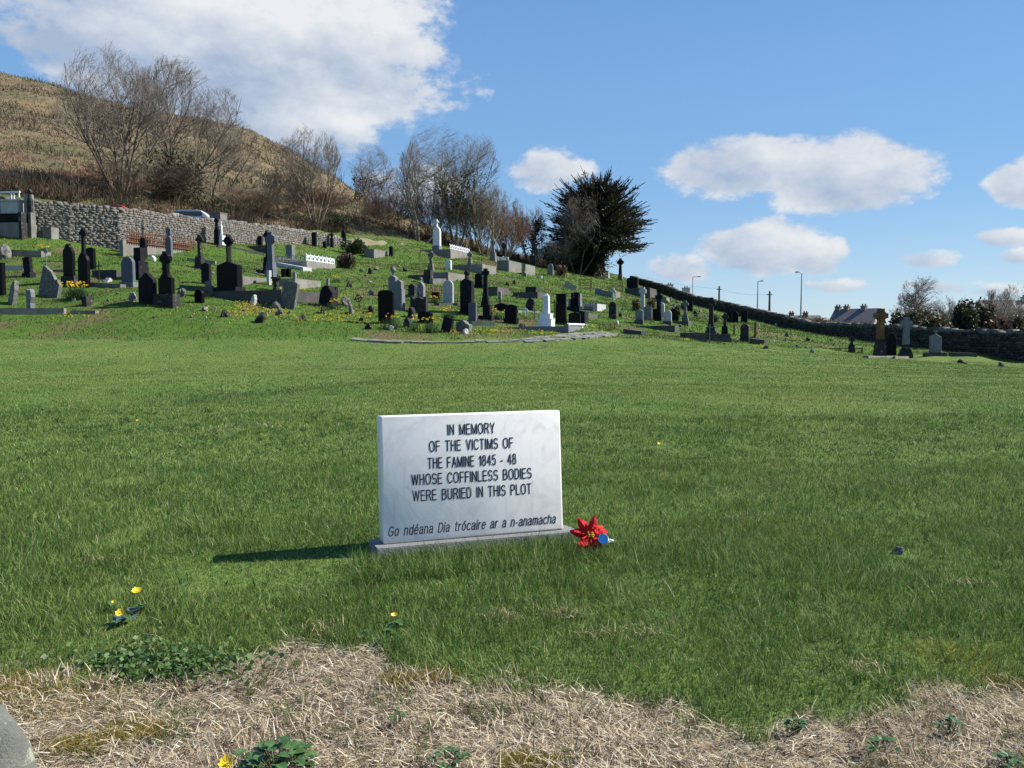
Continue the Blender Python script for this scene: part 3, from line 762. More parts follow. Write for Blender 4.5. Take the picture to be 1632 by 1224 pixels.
def celtic_head(mb, cx, cz, r, t, arm=None, ring=True, w=None):
    """ringed cross head centred on (cx, cz)"""
    w = w or r * .42; arm = arm or r * 1.22
    mb.box(cx - arm, cx + arm, -t / 2, t / 2, cz - w / 2, cz + w / 2)
    mb.box(cx - w / 2, cx + w / 2, -t / 2 - .004, t / 2 + .004, cz - arm * .9, cz + arm * 1.15)
    if ring: mb.ring((cx, cz), r * .66, r * 1.02, -t * .36, t * .36)
def wheel_head(mb, cx, cz, r, t):
    """solid wheel with four stubby arms"""
    n = 18
    mb.prism([(cx + r * .86 * math.cos(2 * math.pi * i / n), cz + r * .86 * math.sin(2 * math.pi * i / n)) for i in range(n)], -t / 2, t / 2)
    w = r * .34
    mb.box(cx - r, cx + r, -t / 2 - .01, t / 2 + .01, cz - w, cz + w); mb.box(cx - w, cx + w, -t / 2 - .013, t / 2 + .013, cz - r, cz + r * 1.12)
def headstone(px, py, w, h, shape, mat, label, base=None, bmat=None, top=None, roll=0, lean=0, yaw=None, t=.16, group=None, d=None, name='headstone', cat='headstone', tmat=None):
    """w, h: size in photo pixels. base=(w, h) plinth, top=(kind, w, h) finial. roll/lean in degrees."""
    p = at(px, py, d); s = p.y / F
    W = w * s; H = h * s * 1.03; yw = YAW if yaw is None else R(yaw)
    rt = thing(name, label, cat, p - Vector((0, 0, .0)), yw, group, (R(lean), R(roll)))
    z0 = 0.0
    if base:
        bw, bh = base[0] * s, base[1] * s
        MB().box(-bw / 2, bw / 2, -max(.16, t), max(.16, t), -.35, bh, .012).build('plinth', M[bmat or mat], rt)
        z0 = bh; H -= bh
        o = [(x, z + bh) for x, z in outline(shape, W, H)]
    else:
        o = [(x, z if z > 0 else -.35) for x, z in outline(shape, W, H)]
    MB().prism(o, -t / 2, t / 2, min(.012, t * .2)).build('slab', M[mat], rt)
    if top:
        k, tw, th = top[0], top[1] * s, top[2] * s; zt = z0 + H
        mb = MB()
        if k == 'wheel':
            r = tw / 2; mb.box(-r * .45, r * .45, -t * .4, t * .4, zt - .05, zt + th - 1.6 * r); wheel_head(mb, 0, zt + th - r * 1.05, r, t * .8)
        elif k == 'celtic':
            r = tw / 2 / 1.3; w2 = max(.07, r * .42)
            mb.box(-w2 / 2, w2 / 2, -t * .35, t * .35, zt - .05, zt + th - r * 2); celtic_head(mb, 0, zt + th - r * 1.4, r, t * .7, w=w2)
        elif k == 'cross':
            w2 = max(.05, tw * .28); mb.box(-w2 / 2, w2 / 2, -t * .35, t * .35, zt - .05, zt + th); mb.box(-tw / 2, tw / 2, -t * .36, t * .36, zt + th * .55, zt + th * .55 + w2)
        elif k == 'ball':
            mb.lathe([(tw * .2, zt - .03), (tw * .22, zt + th * .25), (tw * .5, zt + th * .5), (tw * .5, zt + th * .65), (tw * .32, zt + th * .85), (tw * .1, zt + th)], 10)
        elif k == 'ogive':
            mb.prism([(x, z + zt - .02) for x, z in outline('ogee', tw, th)], -t * .4, t * .4)
        mb.build('finial', M[tmat or mat], rt)
    return rt
def celtic(px, py, h, headw, mat, label, base=None, steps=1, ring=True, bmat=None, shaft=None, group=None, d=None, yaw=None, roll=0, taper=.25, name='celtic_cross', cat='stone cross', t=None):
    """tall cross: base=(width, height) in pixels, in `steps` tiers"""
    p = at(px, py, d); s = p.y / F; H = h * s
    rt = thing(name, label, cat, p, YAW if yaw is None else R(yaw), group, (0, R(roll)))
    H *= 1.03; z = 0.0
    if base:
        bw, bh = base[0] * s, base[1] * s; mb = MB(); z = -.35
        for k in range(steps):
            ww = bw * (1 - .22 * k) / 2 * .92; z1 = bh * (k + 1) / steps
            mb.box(-ww, ww, -ww * .8, ww * .8, z, z1, (bw * taper / steps / 2) if steps < 3 else .02); z = z1
        mb.build('pedestal', M[bmat or mat], rt)
        z = bh
    r = headw * s / 2 / 1.12; w2 = (shaft * s if shaft else max(.09, r * .5)); tt = t or max(.12, w2 * .75)
    mb = MB(); zc = H - r * 1.45
    mb.box(-w2 * .62, w2 * .62, -tt / 2, tt / 2, z - .02 if base else -.35, zc - r * .9, w2 * .12, 0.0)
    celtic_head(mb, 0, zc, r, tt, ring=ring, w=w2)
    mb.build('cross', M[mat], rt); return rt
def box_grave(xl, xc, xr, ytop, ybase, mat, label, pyc=None, bmat=None, dmat=None, rail=None, group=None, name='grave_kerb', cat='grave', open_=True, d=None, lmax=4.5):
    """raised concrete surround: front from xl to xc in the photo, right flank from xc to xr; (xc, ybase) is its near corner"""
    p = at(xc, ybase, d); s = p.y / F; b = net(xc)
    W = max(.3, (xc - xl) * s / max(.3, math.cos(b))); L = min(lmax, max(.35, (xr - xc) * s / max(.2, math.sin(max(b, .05)))))
    H = max(.08, (ybase - ytop) * s)
    rt = thing(name, label, cat, p, YAW, group)
    # the ground rises behind, so the surround is level and its back is dug in
    mb = MB()
    if open_ and H > .12:
        t = .14
        mb.box(-W, 0, 0, t, -.5, H); mb.box(-W, -W + t, t, L - t, -.5, H - .003); mb.box(-t, 0, t, L - t, -.5, H - .003); mb.box(-W, 0, L - t, L, -.5, H)
        mb.build('kerb', M[mat], rt)
        MB().box(-W + t, -t, t, L - t, -.5, H - .06).build('infill', M[dmat or 'gravel'], rt)
    else:
        MB().box(-W, 0, 0, L, -.5, H, .01).build('slab', M[mat], rt)
    if rail: rail(rt, W, L, H, s)
    return rt
M['gravel'] = stone_mat('grave_gravel', (.16, .15, .13), (.3, .29, .26), 9, .95, (.07, .1, .03), .4)
def picket_rail(hpx, mat, sides='fr', gap=.14, arch=False, r=.014):
    """cast railing standing on a grave's kerb: f front, r right flank, l left flank, b back"""
    def f(rt, W, L, H, s):
        h = hpx * s
        runs = {'f': ((-W + .06, .06), (-.06, .06)), 'r': ((-.07, .06), (-.07, L - .06)), 'b': ((-W + .06, L - .06), (-.06, L - .06)), 'l': ((-W + .06, .06), (-W + .06, L - .06))}
        for k in sides:
            (xa, ya), (xb, yb) = runs[k]; Ln = math.hypot(xb - xa, yb - ya); n = max(2, int(Ln / gap)); mb = MB()
            for zz in (.14, .72):
                mb.tube((xa, ya, H + h * zz), (xb, yb, H + h * zz), r * 1.2, n=4)
            for i in range(n + 1):
                q = i / n; x, y = xa + (xb - xa) * q, ya + (yb - ya) * q
                mb.tube((x, y, H - .02), (x, y, H + h * (.86 if not arch else .74)), r, n=4)
                if not arch: mb.tube((x, y, H + h * .86), (x, y, H + h), r * 1.7, .002, n=4)
            if arch:
                m_ = max(2, int(Ln / .42))
                for i in range(m_):
                    for a0 in range(8):
                        t0, t1 = math.pi * a0 / 8, math.pi * (a0 + 1) / 8
                        pt = lambda t: ((i + .5 - .45 * math.cos(t)) / m_, H + h * (.14 + .5 * math.sin(t)))
                        (q0, z0), (q1, z1) = pt(t0), pt(t1)
                        mb.tube((xa + (xb - xa) * q0, ya + (yb - ya) * q0, z0), (xa + (xb - xa) * q1, ya + (yb - ya) * q1, z1), r * 1.5, n=4)
                    q = i / m_; x, y = xa + (xb - xa) * q, ya + (yb - ya) * q
                    mb.tube((x, y, H + h * .7), (x, y, H + h), r * 2.4, .004, n=5)
            mb.build('railing', M[mat], rt)
    return f
def rail_enclosure(xl, xc, xr, py, hpx, mat, label, gap=.16, r=.013, bars=3, lmax=3.0, d=None, sides='fr', group=None):
    """free-standing iron railing round a grave"""
    p = at(xc, py, d); s = p.y / F; b = net(xc)
    W = max(.5, (xc - xl) * s / max(.3, math.cos(b))); L = min(lmax, max(.4, (xr - xc) * s / max(.2, math.sin(max(b, .05)))))
    rt = thing('grave_railing', label, 'railing', p, YAW, group); h = hpx * s
    runs = {'f': ((-W, 0), (0, 0)), 'r': ((0, .02), (0, L)), 'b': ((-W, L), (0, L)), 'l': ((-W, .02), (-W, L))}
    for k in sides:
        (xa, ya), (xb, yb) = runs[k]; Ln = math.hypot(xb - xa, yb - ya); n = max(2, int(Ln / gap)); mb = MB()
        for q in range(bars): mb.tube((xa, ya, h * (.12 + .8 * q / max(1, bars - 1))), (xb, yb, h * (.12 + .8 * q / max(1, bars - 1))), r * 1.3, n=4)
        for i in range(n + 1):
            u = i / n; mb.tube((xa + (xb - xa) * u, ya + (yb - ya) * u, -.3), (xa + (xb - xa) * u, ya + (yb - ya) * u, h * (1.0 + .1 * ((i * 7) % 3 - 1))), r * (1.9 if i in (0, n) else 1), n=4)
        mb.build('railing_panel', M[mat], rt)
    return rt
def rock(px, py, w, h, label, mat='rock', group=None, seed=None, d=None, flat=1.0, name='stone', cat='stone', facets=5, smooth=False):
    p = at(px, py, d); s = p.y / F; rn = random.Random(seed if seed is not None else int(px * 7 + py)); bm = bmesh.new()
    bmesh.ops.create_icosphere(bm, subdivisions=3, radius=1)
    ph = [rn.uniform(0, 6) for _ in range(12)]
    for v in bm.verts:
        c = v.co; k = 1 + .16 * math.sin(c.x * 2.3 + ph[0]) * math.cos(c.y * 2.1 + ph[1]) + .10 * math.sin(c.z * 4 + ph[2] + c.x * 3) + .05 * math.sin(c.y * 9 + ph[3]) + (rn.uniform(-.06, .06) if not smooth else rn.uniform(-.008, .008))
        # flattened facets
        for q in range(facets):
            nx_ = Vector((math.cos(ph[4 + q]), math.sin(ph[4 + q]) * .7, .6 * math.sin(ph[6 + q] * 2))).normalized(); dd = c.dot(nx_)
            if dd > .6: k *= .6 / dd + .02
        v.co = Vector((c.x * k * w * s / 2, c.y * k * w * s / 2 * .8 * flat, c.z * k * h * s * .75 + h * s * .22))
    me = bpy.data.meshes.new(name); bm.to_mesh(me); bm.free(); me.materials.append(M[mat])
    if smooth: me.polygons.foreach_set('use_smooth', [True] * len(me.polygons))
    o = bpy.data.objects.new(name, me); col.objects.link(o); o.location = p; o.rotation_euler = (0, 0, rn.uniform(0, 6))
    return tag(o, label, cat, group)
def kerb(xl, xr, ybase, hpx, mat, label, depth=.25, yl=None, yaw=None, name='kerb_stone', cat='kerb', group=None):
    """a low length of kerb between two photo points"""
    a = at(xl, yl if yl else ybase); b = at(xr, ybase); s = a.y / F; dv = b - a; L = math.hypot(dv.x, dv.y)
    H = hpx * s
    mb = MB(); ang = math.atan2(dv.y, dv.x)
    n = 6; top = [(L * i / n, H + dv.z * i / n) for i in range(n + 1)]
    mb.prism([(0, -.3), (L, -.3 + min(0, dv.z))] + list(reversed(top)), 0, depth)
    o = mb.build(name, M[mat], None, a, ang); return tag(o, label, cat, group)
def iron_cross(px, py, h, wpx, mat, label, ring=True, roll=0, d=None, group=None, t=.025):
    p = at(px, py, d); s = p.y / F; H = h * s; r = wpx * s / 2
    mb = MB(); zc = H - r * 1.05
    mb.tube((0, 0, -.3), (0, 0, H), t, n=5); mb.tube((-r, 0, zc), (r, 0, zc), t, n=5)
    if ring: mb.ring((0, zc), r * .55, r * .55 + t * 1.6, -t * .6, t * .6, 16)
    o = mb.build('iron_cross', M[mat], None, p, YAW, tilt=(0, R(roll))); return tag(o, label, 'iron cross', group)

# ---- the left of the graveyard
hs_ = headstone
# top left corner: raised tomb with a white rail above dark and pale retaining walls
p = at(38, 380, 44.6)
rt = thing('raised_tomb', 'pale box tomb with a white rail above it in the far left corner', 'tomb', at(20, 378, 45.3), R(-8)); s = 45.3 / F
zt = lambda py, d=45.3: CAM_H + pix_dir(20, py)[2] * d / pix_dir(20, py)[1] - rt.location.z
MB().box(-38 * s, 18 * s, 0, 1.6, -.4, zt(352)).build('lower_wall', M['concrete'], rt)
MB().box(-38 * s, 17 * s, .25, 1.6, zt(352), zt(336)).build('upper_wall', M['slate'], rt)
MB().box(-34 * s, 2 * s, .4, 1.5, zt(336), zt(315)).build('chest', M['pale'], rt)
MB().box(-36 * s, 4 * s, .34, 1.55, zt(315), zt(312.5)).build('lid', M['pale'], rt)
mb = MB()
for xx in (-34, -12, -7, 2): mb.box(xx * s - .03, xx * s + .03, .5, .56, zt(312.5), zt(300))
mb.box(-36 * s, 4 * s, .48, .58, zt(301.5), zt(298.5)); mb.build('rail', M['whiteiron'], rt)
MB().box(8 * s, 20 * s, .6, .9, zt(336), zt(303.5)).build('end_pillar', M['concrete'], rt)
MB().box(15 * s, 20 * s, -.15, .25, -.4, zt(336)).build('buttress', M['dark'], rt)
hs_(50, 378, 9, 61, 'ogee', 'dark', 'small dark wheel-headed stone on a pale pillar by the far left corner', base=(12, 38), bmat='concrete', top=('wheel', 8, 12), d=46.3)
box_grave(70, 82, 122, 362, 381, 'concrete', 'pale concrete table tomb with a dark end, in front of the upper wall', open_=False, name='table_tomb', cat='tomb', lmax=2.6)
celtic(134, 418, 52, 12, 'slate', 'tall dark wheel cross rising behind two black headstones', shaft=5, d=38.6)
hs_(145.5, 429, 15, 33, 'seg', 'black', 'black segmental headstone just right of the dark wheel cross', d=39.4)
hs_(111, 452, 20, 61, 'ogee', 'black', 'black headstone with a pointed ogee top above yellow daffodils', base=(26, 12), bmat='dark', d=35.3)
hs_(134.5, 457, 20, 53, 'gothic', 'black', 'black pointed arch headstone close beside the ogee one', d=35)
hs_(46, 441, 15, 30, 'flat', 'slate', 'dark square headstone leaning left beside a pale flat slab', base=(19, 6), roll=-5)
kerb(-20, 37, 431, 8, 'pale', 'pale flat grave slab at the left edge', depth=1.4)
kerb(18, 66, 411, 11, 'concrete', 'low concrete grave side on the slope behind the pale flat slab', depth=.9, yl=409)
rock(8, 412, 26, 22, 'rough pale boulder heap at the left edge below the tomb', 'lichen')
iron_cross(74, 434, 38, 9, 'greyiron', 'thin grey wheeled cross standing alone left of the ogee headstone')
hs_(-2, 470, 26, 49, 'flat', 'black', 'black square headstone cut by the left edge of the photo')
hs_(19, 484, 20, 36, 'jag', 'lichen', 'grey broken headstone leaning back at the left edge', lean=-8, roll=8, yaw=-40)
hs_(78, 472, 42, 46, 'slope', 'lichen', 'large lichened slab with a broken sloping top beside the daffodils', roll=6, lean=-8)
hs_(49, 493, 22, 31, 'finger', 'grey', 'small grey scroll-topped stone with a pale side on the kerb', yaw=-40)
kerb(-30, 102, 501, 10, 'concrete', 'long low concrete kerb running in from the left edge', depth=.3)
kerb(112, 152, 501, 6, 'concrete', 'short low kerb right of the long concrete one', depth=.3)
hs_(139, 487, 10, 14, 'flat', 'dark', 'small squat block stone below the daffodils', t=.3)
iron_cross(158, 450, 34, 16, 'iron', 'dark plain iron cross right of the pointed arch headstone', ring=False)
box_grave(150, 178, 193, 430, 444, 'darkconc', 'low dark grave kerb behind the blue-grey round headstone', lmax=1.6)
hs_(205, 456, 24, 45, 'round', 'bluegrey', 'blue-grey round-topped headstone on a pale base', base=(30, 6), bmat='grey')
hs_(223, 443, 14, 46, 'flat', 'slate', 'dark narrow two-tier pillar stone right of the blue-grey headstone', base=(17, 26), bmat='slate', t=.3)
hs_(229, 412, 12, 32, 'round', 'slate', 'dark round-topped stone carrying a thin iron cross by the rusty grave', top=('cross', 6, 26), tmat='iron', d=44)
# rusty enclosure with a pale wall
rt = box_grave(196, 196.5, 318, 383, 409, 'concrete', 'long concrete grave wall with rusty iron plates behind it', open_=False, lmax=7.0, name='grave_enclosure')
mb = MB()
for zz in (.86, 1.12, 1.42): mb.box(.0, .05, .3, 5.6, zz, zz + .07)
for i in range(32): mb.tube((.02, .3 + i * .17, .75), (.02, .3 + i * .17, 1.5 + .1 * ((i * 5) % 3)), .022, n=5)
mb.box(-.02, .0, .5, 2.1, .9, 1.32); mb.box(-.02, .0, 3.0, 5.2, .9, 1.22)
mb.build('rusty_railing', M['rust'], rt)
hs_(270, 410, 11, 35, 'ogee', 'bluegrey', 'slim grey ogee-topped headstone in front of the concrete grave wall', top=('ogive', 9, 11), d=43.5)
hs_(266, 488, 26, 50, 'shoulder', 'black', 'black shouldered headstone with a wheel head, on a low block', base=(40, 19), bmat='dark', top=('wheel', 20, 34), t=.2)
hs_(236, 485, 31, 48, 'ogee', 'slate', 'dark grey ogee headstone standing close left of the wheel-headed one', t=.2)
rock(212, 480, 19, 16, 'rough boulder left of the dark grey ogee headstone')
rock(290, 472, 17, 13, 'squat lichened stone right of the wheel-headed black headstone', 'lichen')
celtic(319, 428, 52, 12, 'dark', 'dark celtic cross on a sloping pedestal left of the big black monument', base=(17, 19), shaft=5, d=41)
hs_(329, 452, 16, 32, 'lowgable', 'slate', 'dark low-gabled headstone left of the big black monument')
rt = hs_(366, 472, 40, 53, 'lowgable', 'black', 'big black slab monument topped by a dark celtic cross', base=(44, 14), bmat='slate', top=('celtic', 18, 42), t=.32, tmat='slate')
box_grave(342, 449, 512, 462, 486, 'darkconc', 'long dark concrete grave surround in front of the black monument', lmax=3.6, dmat='gravel')
kerb(286, 345, 466, 8, 'darkconc', 'low dark kerb running left from the black monument', depth=.9, yl=462)
rock(333, 470, 28, 20, 'pale lichened block tipped over beside the black monument', 'lichen', seed=4)
hs_(318, 482, 15, 20, 'round', 'black', 'very small black round-topped headstone in front of the tipped block')
hs_(403, 486, 8, 16, 'jag', 'pale', 'thin pale leaning splinter of stone before the dark grave surround', roll=14)
hs_(459, 489, 27, 40, 'seg', 'lichen', 'large lichen-spotted round headstone leaning against the dark grave surround', roll=9, lean=-4)
rock(441, 491, 24, 13, 'low lichened stone below the leaning round headstone', 'lichen')
for (px, py, w, h, lb, mt) in [(327, 495, 14, 6, 'small flat stone in the grass below the tipped block', 'rock'), (342, 494, 7, 8, 'tiny upright stone right of the small flat one', 'rock'),
      (357, 505, 14, 13, 'dark pointed stone in the grass below the black monument', 'dark'), (416, 514, 19, 15, 'dark rough stone in front of the yellow celandines', 'dark'),
      (446, 502, 17, 9, 'pale flat stone among the yellow celandines', 'lichen'), (462, 500, 8, 6, 'small pale stone right of the flat one in the celandines', 'lichen'),
      (481, 511, 15, 11, 'dark stone with a pale right side among celandines', 'dark'), (515, 498, 11, 9, 'dark stub of stone left of the daffodil clump', 'dark'),
      (552, 487, 24, 13, 'long lichened mound of stone behind the daffodil clump', 'rock'), (560, 499, 15, 14, 'pale upright stone right of the daffodil clump', 'lichen'),
      (587, 524, 15, 9, 'dark stone lying low left of the big black round headstone', 'dark'), (624, 525, 11, 7, 'small pale stone below the daffodils by the black headstone', 'pale'),
      (576, 511, 9, 6, 'small dark stone among celandines left of the black headstone', 'dark'), (590, 497, 14, 10, 'brown stone left of the big black round headstone', 'dark'),
      (591, 470, 10, 7, 'grey stone uphill of the rusty iron cross', 'grey'), (119, 479, 7, 5, 'white pebble beside the left daffodils', 'white'),
      (556, 458, 12, 10, 'dark stone in the grass right of the white-posted grave', 'dark')]:
    rock(px, py, w, h, lb, mt)
iron_cross(574, 492, 25, 16, 'rust', 'rusty ringed iron cross leaning left of the black headstone', roll=-10)
hs_(523.5, 487, 27, 31, 'jag', 'slate', 'dark rugged boulder-like headstone above the daffodil clump', t=.4)
hs_(532, 470, 11, 12, 'flat', 'slate', 'small dark square stone behind the rugged headstone')
# white figure on its pedestal and neighbours
rt = thing('statue', 'white statue of a robed figure on a white pedestal below the upper wall', 'statue', at(353, 391), YAW); s = 50.5 / F
MB().box(-6 * s, 6 * s, -5 * s, 5 * s, -.4, 16 * s, .03).build('pedestal', M['white'], rt)
MB().lathe([(2.6 * s, 16 * s), (2.7 * s, 20 * s), (2.1 * s, 26 * s), (2.5 * s, 31 * s), (1.9 * s, 34 * s), (.8 * s, 35 * s), (1.25 * s, 37 * s), (1.1 * s, 39 * s), (.3 * s, 40.3 * s)], 12).build('figure', M['white'], rt, smooth=True)
hs_(346, 390, 9, 29, 'shoulder', 'slate', 'dark wheel-headed stone close left of the white statue', top=('wheel', 8, 12), d=50.2)
kerb(348, 421, 408, 5, 'concrete', 'sloping pale concrete slab below the white statue', depth=.8, yl=394)
box_grave(386, 425, 428, 391, 405, 'darkconc', 'dark retaining block behind the sloping pale slab', open_=False, lmax=1)
hs_(415, 392, 7, 15, 'flat', 'slate', 'small dark narrow headstone against the upper wall', d=54.5)
rt = thing('concrete_block', 'pale concrete block standing up behind the upper wall', 'block', at(348, 600, 56.2), YAW); s = 56.2 / F
zz = CAM_H + pix_dir(348, 340)[2] * 56.2 / pix_dir(348, 340)[1] - rt.location.z
MB().box(-10 * s, 11 * s, 0, .7, -.3, zz).box(-10.5 * s, 11.5 * s, -.03, .73, zz, zz + .05).build('block', M['concrete'], rt)
celtic(426, 432, 62, 12, 'slate', 'dark slender celtic cross with a black base behind the tall grey cross', base=(13, 22), d=43)
celtic(432.5, 441, 68, 17, 'bluegrey', 'tall grey celtic cross on a stepped pedestal in the upper left graves', base=(19, 23), steps=2, shaft=8, bmat='bluegrey', d=40.5)
box_grave(436, 489, 536, 416, 430, 'concrete', 'concrete family grave with a white cast-iron railing on its right side', rail=lambda rt, W, L, H, s: (picket_rail(13, 'whiteiron', 'r', .2, True, .03)(rt, W, L, H, s), picket_rail(12, 'greyiron', 'fl', .13, True)(rt, W, L, H, s)), lmax=4.2)
hs_(463, 416, 12, 24, 'flat', 'grey', 'grey square pillar stone inside the white-railed grave', t=.35, d=48)
kerb(440, 483, 432, 6, 'pale', 'pale flat slab in front of the white-railed grave', depth=.8, yl=424)
rt = box_grave(436, 470.5, 512, 444, 460, 'concrete', 'concrete grave surround with white corner posts below the white-railed one', lmax=3.2)
s = rt.location.y / F
for nm, (x, y) in zip(('post',) * 2, ((-.08, .1), (-.08, 2.9))): MB().box(x - .07, x + .07, y - .07, y + .07, 0, 26 * s * (1 if y < 1 else .85), .01).build('post', M['grey'], rt)
hs_(452, 441, 6.5, 12, 'flat', 'black', 'left one of two tiny black slabs inside the white-posted grave', d=39.5)
hs_(460, 441, 6.5, 12, 'flat', 'black', 'right one of two tiny black slabs inside the white-posted grave', d=39.5)
box_grave(386, 387, 430, 440, 455, 'concrete', 'pale concrete grave left of the tall grey cross', lmax=3.2)
hs_(429, 454, 5, 22, 'flat', 'pale', 'pale square post at the corner of the pale concrete grave', t=.2)
# dark urn
p = at(440, 462); s = p.y / F
rt = thing('stone_urn', 'dark flared stone urn before the white-posted grave', 'urn', p, YAW)
MB().lathe([(5 * s, -.3), (5 * s, 3 * s), (4 * s, 4 * s), (4.6 * s, 14 * s), (8 * s, 18 * s), (8.3 * s, 20 * s), (6.5 * s, 20 * s), (6 * s, 18 * s)], 8).build('bowl', M['dark'], rt)
for px, py, w, h, sh, lb, top in [(501, 392, 8, 21, 'flat', 'dark flat-topped headstone on the back row below the upper wall end', None), (517.5, 395, 6, 10, 'round', 'tiny dark headstone between two taller back row stones', None),
      (529, 394, 5, 15, 'round', 'thin dark headstone with a round top left of the evergreen shrub', ('wheel', 6, 7)), (548, 393, 8, 26, 'ogee', 'dark ogee headstone with a finial behind the evergreen shrub', ('ball', 5, 9))]:
    hs_(px, py, w, h, sh, 'slate', lb, top=top)
box_grave(580, 596, 622, 397, 412, 'concrete', 'concrete grave block with a dark end near the evergreen shrub', open_=False, lmax=3)
hs_(623.5, 408, 6.5, 15, 'round', 'slate', 'small dark headstone at the right end of the concrete block by the evergreen')

# ---- the middle
hs_(615.5, 514, 27, 50, 'seg', 'black', 'big polished black headstone with a curved top nearest the lawn', base=(22, 8), bmat='black', t=.12)
hs_(637, 494, 14, 32, 'flat', 'grey', 'grey square headstone with a worn scroll top behind the big black one', top=('ogive', 11, 15), t=.3)
hs_(627, 470, 13, 30, 'gable', 'grey', 'grey gabled stone with a round finial behind the big black headstone', top=('ball', 9, 14), t=.3, d=39)
rail_enclosure(611, 664, 706, 471, 18, 'rust', 'rusty iron railing round graves behind the grey cross-topped headstone', gap=.22, r=.012)
hs_(659, 472, 11, 19, 'gable', 'dark', 'small dark house-shaped stone inside the rusty railing', t=.45)
hs_(671, 477, 12, 27, 'gothic', 'grey', 'grey pointed arch headstone with a tiny cross right of the house-shaped stone', top=('cross', 4, 7), t=.22)
hs_(668, 497, 28, 23, 'crown', 'dark', 'wide grey headstone with square raised corners', t=.2, top=('ball', 4, 9))
hs_(656, 506, 10, 16, 'jag', 'dark', 'rough stump of stone left of the black gabled marker', t=.25)
hs_(678, 514, 23, 18, 'lowgable', 'black', 'low black gabled marker among daffodils', t=.2)
hs_(650, 521, 12, 14, 'jag', 'dark', 'small broken dark stone between the two daffodil clumps', t=.25)
hs_(694, 476, 12, 10, 'flat', 'black', 'small black tablet left of the white round headstone', t=.15)
hs_(714.5, 484, 17, 36, 'round', 'pale', 'white round-topped headstone in the middle of the graves', t=.12)
rail_enclosure(680, 729, 735, 482, 8, 'iron', 'low black rail in front of the white round headstone', gap=1.0, bars=2)
hs_(744.5, 497, 20, 52, 'gable', 'slate', 'tall dark gabled headstone with a small wheel finial', top=('wheel', 7, 11), t=.3, d=36.2)
hs_(743, 500, 17, 21, 'lowgable', 'black', 'short black pointed stone before the tall dark gabled headstone', base=(20, 5), d=35)
hs_(753.5, 511, 13, 27, 'flat', 'bluegrey', 'grey plain upright slab in front of the tall gabled headstone', t=.14)
celtic(774, 488, 58, 11, 'slate', 'slender dark celtic cross on a sloping pedestal right of the tall gabled headstone', base=(19, 18), shaft=6, taper=.5)
hs_(763, 460, 12, 23, 'seg', 'black', 'black headstone standing just behind the slender celtic cross', base=(16, 7), d=46)
hs_(777, 510, 12, 23, 'flat', 'slate', 'dark pedestal with an urn shape on a wide kerb step', base=(24, 7), t=.3)
hs_(799, 495, 22, 12, 'lowgable', 'black', 'low wide black marker behind the square black headstone', d=36.5)
hs_(814.5, 515, 20, 29, 'lowgable', 'black', 'square black polished headstone left of the white obelisk', base=(22, 8), t=.12)
hs_(843, 495, 13, 19, 'round', 'dark', 'grey round headstone leaning right above the small white wheel cross', roll=14)
iron_cross(837, 503, 13, 10, 'whiteiron', 'small white wheel cross left of the white obelisk')
hs_(711, 529, 17, 22, 'flat', 'slate', 'tilted purple-grey slab at the foot of the slope beside daffodils', roll=11, lean=-6)
hs_(739, 528, 23, 17, 'wave', 'lichen', 'broken lichened block beside the tilted purple-grey slab', roll=5, t=.3)
rock(743, 531, 14, 8, 'pale flat stone below the broken lichened block', 'pale')
kerb(752, 789, 520, 8, 'concrete', 'short pale kerb in front of the urn pedestal', depth=.5)
box_grave(690, 714.5, 742, 434, 450, 'concrete', 'large concrete grave box below the little white headstone', open_=False, lmax=3)
hs_(683, 450, 12, 19, 'flat', 'dark', 'dark block pillar at the left of the large concrete grave box', t=.4)
kerb(690, 711, 453, 9, 'concrete', 'pale slab leaning at the foot of the dark block pillar', depth=.5)
celtic(687, 432, 31, 10, 'lichen', 'stone celtic cross on a rugged base above the large concrete grave box', base=(12, 12), shaft=4)
rail_enclosure(655, 690, 708, 431, 12, 'rust', 'low rusty railing around the rugged-based celtic cross', gap=.3)
hs_(714.5, 429, 10, 14, 'seg', 'white', 'little bright white headstone above the large concrete grave box', t=.2)
box_grave(722, 769, 792, 421, 437, 'concrete', 'wide concrete grave box with a dark front right of the little white headstone', open_=False, lmax=2.8,
          rail=lambda rt, W, L, H, s: picket_rail(11, 'rust', 'fr', .3)(rt, W, L, H, s))
rail_enclosure(733, 749, 752, 434, 13, 'iron', 'small dark rail cage before the wide concrete grave box', gap=.2)
celtic(749, 424, 22, 8, 'grey', 'grey lichened cross behind the wide concrete grave box', base=(9, 9), shaft=4, d=62)
rt = box_grave(669, 718, 752, 397, 412, 'concrete', 'concrete enclosure on the crest with white arched railing', rail=picket_rail(9, 'whiteiron', 'rb', .3, True, .03), lmax=4.2)
hs_(696.5, 400, 12, 38, 'gothic', 'white', 'tall white headstone with a cross on the crest above the white-railed enclosure', base=(13, 8), bmat='grey', top=('cross', 6, 10), t=.3, d=75)
celtic(786, 417, 34, 8, 'grey', 'grey celtic cross on a tapered pedestal at the crest left of the tree trunk', base=(12, 14), shaft=4, d=77)
celtic(803.5, 416, 28, 8, 'dark', 'dark celtic cross behind a white-railed box on the crest', shaft=4, d=80)
hs_(816, 415, 4.5, 13, 'ogee', 'dark', 'tiny dark headstone left one of two near the ivy trunk', d=82)
hs_(826, 417, 4, 12, 'ogee', 'dark', 'tiny dark headstone right one of two near the ivy trunk', d=83)
box_grave(792, 811, 832, 415, 433, 'concrete', 'concrete crest grave with white rail on its dark front', open_=False, rail=picket_rail(7, 'whiteiron', 'f', .25, True, .03), lmax=3)
box_grave(836, 837.5, 858, 421, 438, 'concrete', 'plain pale concrete grave side near the ivy-covered trunk', open_=False, lmax=2.5)
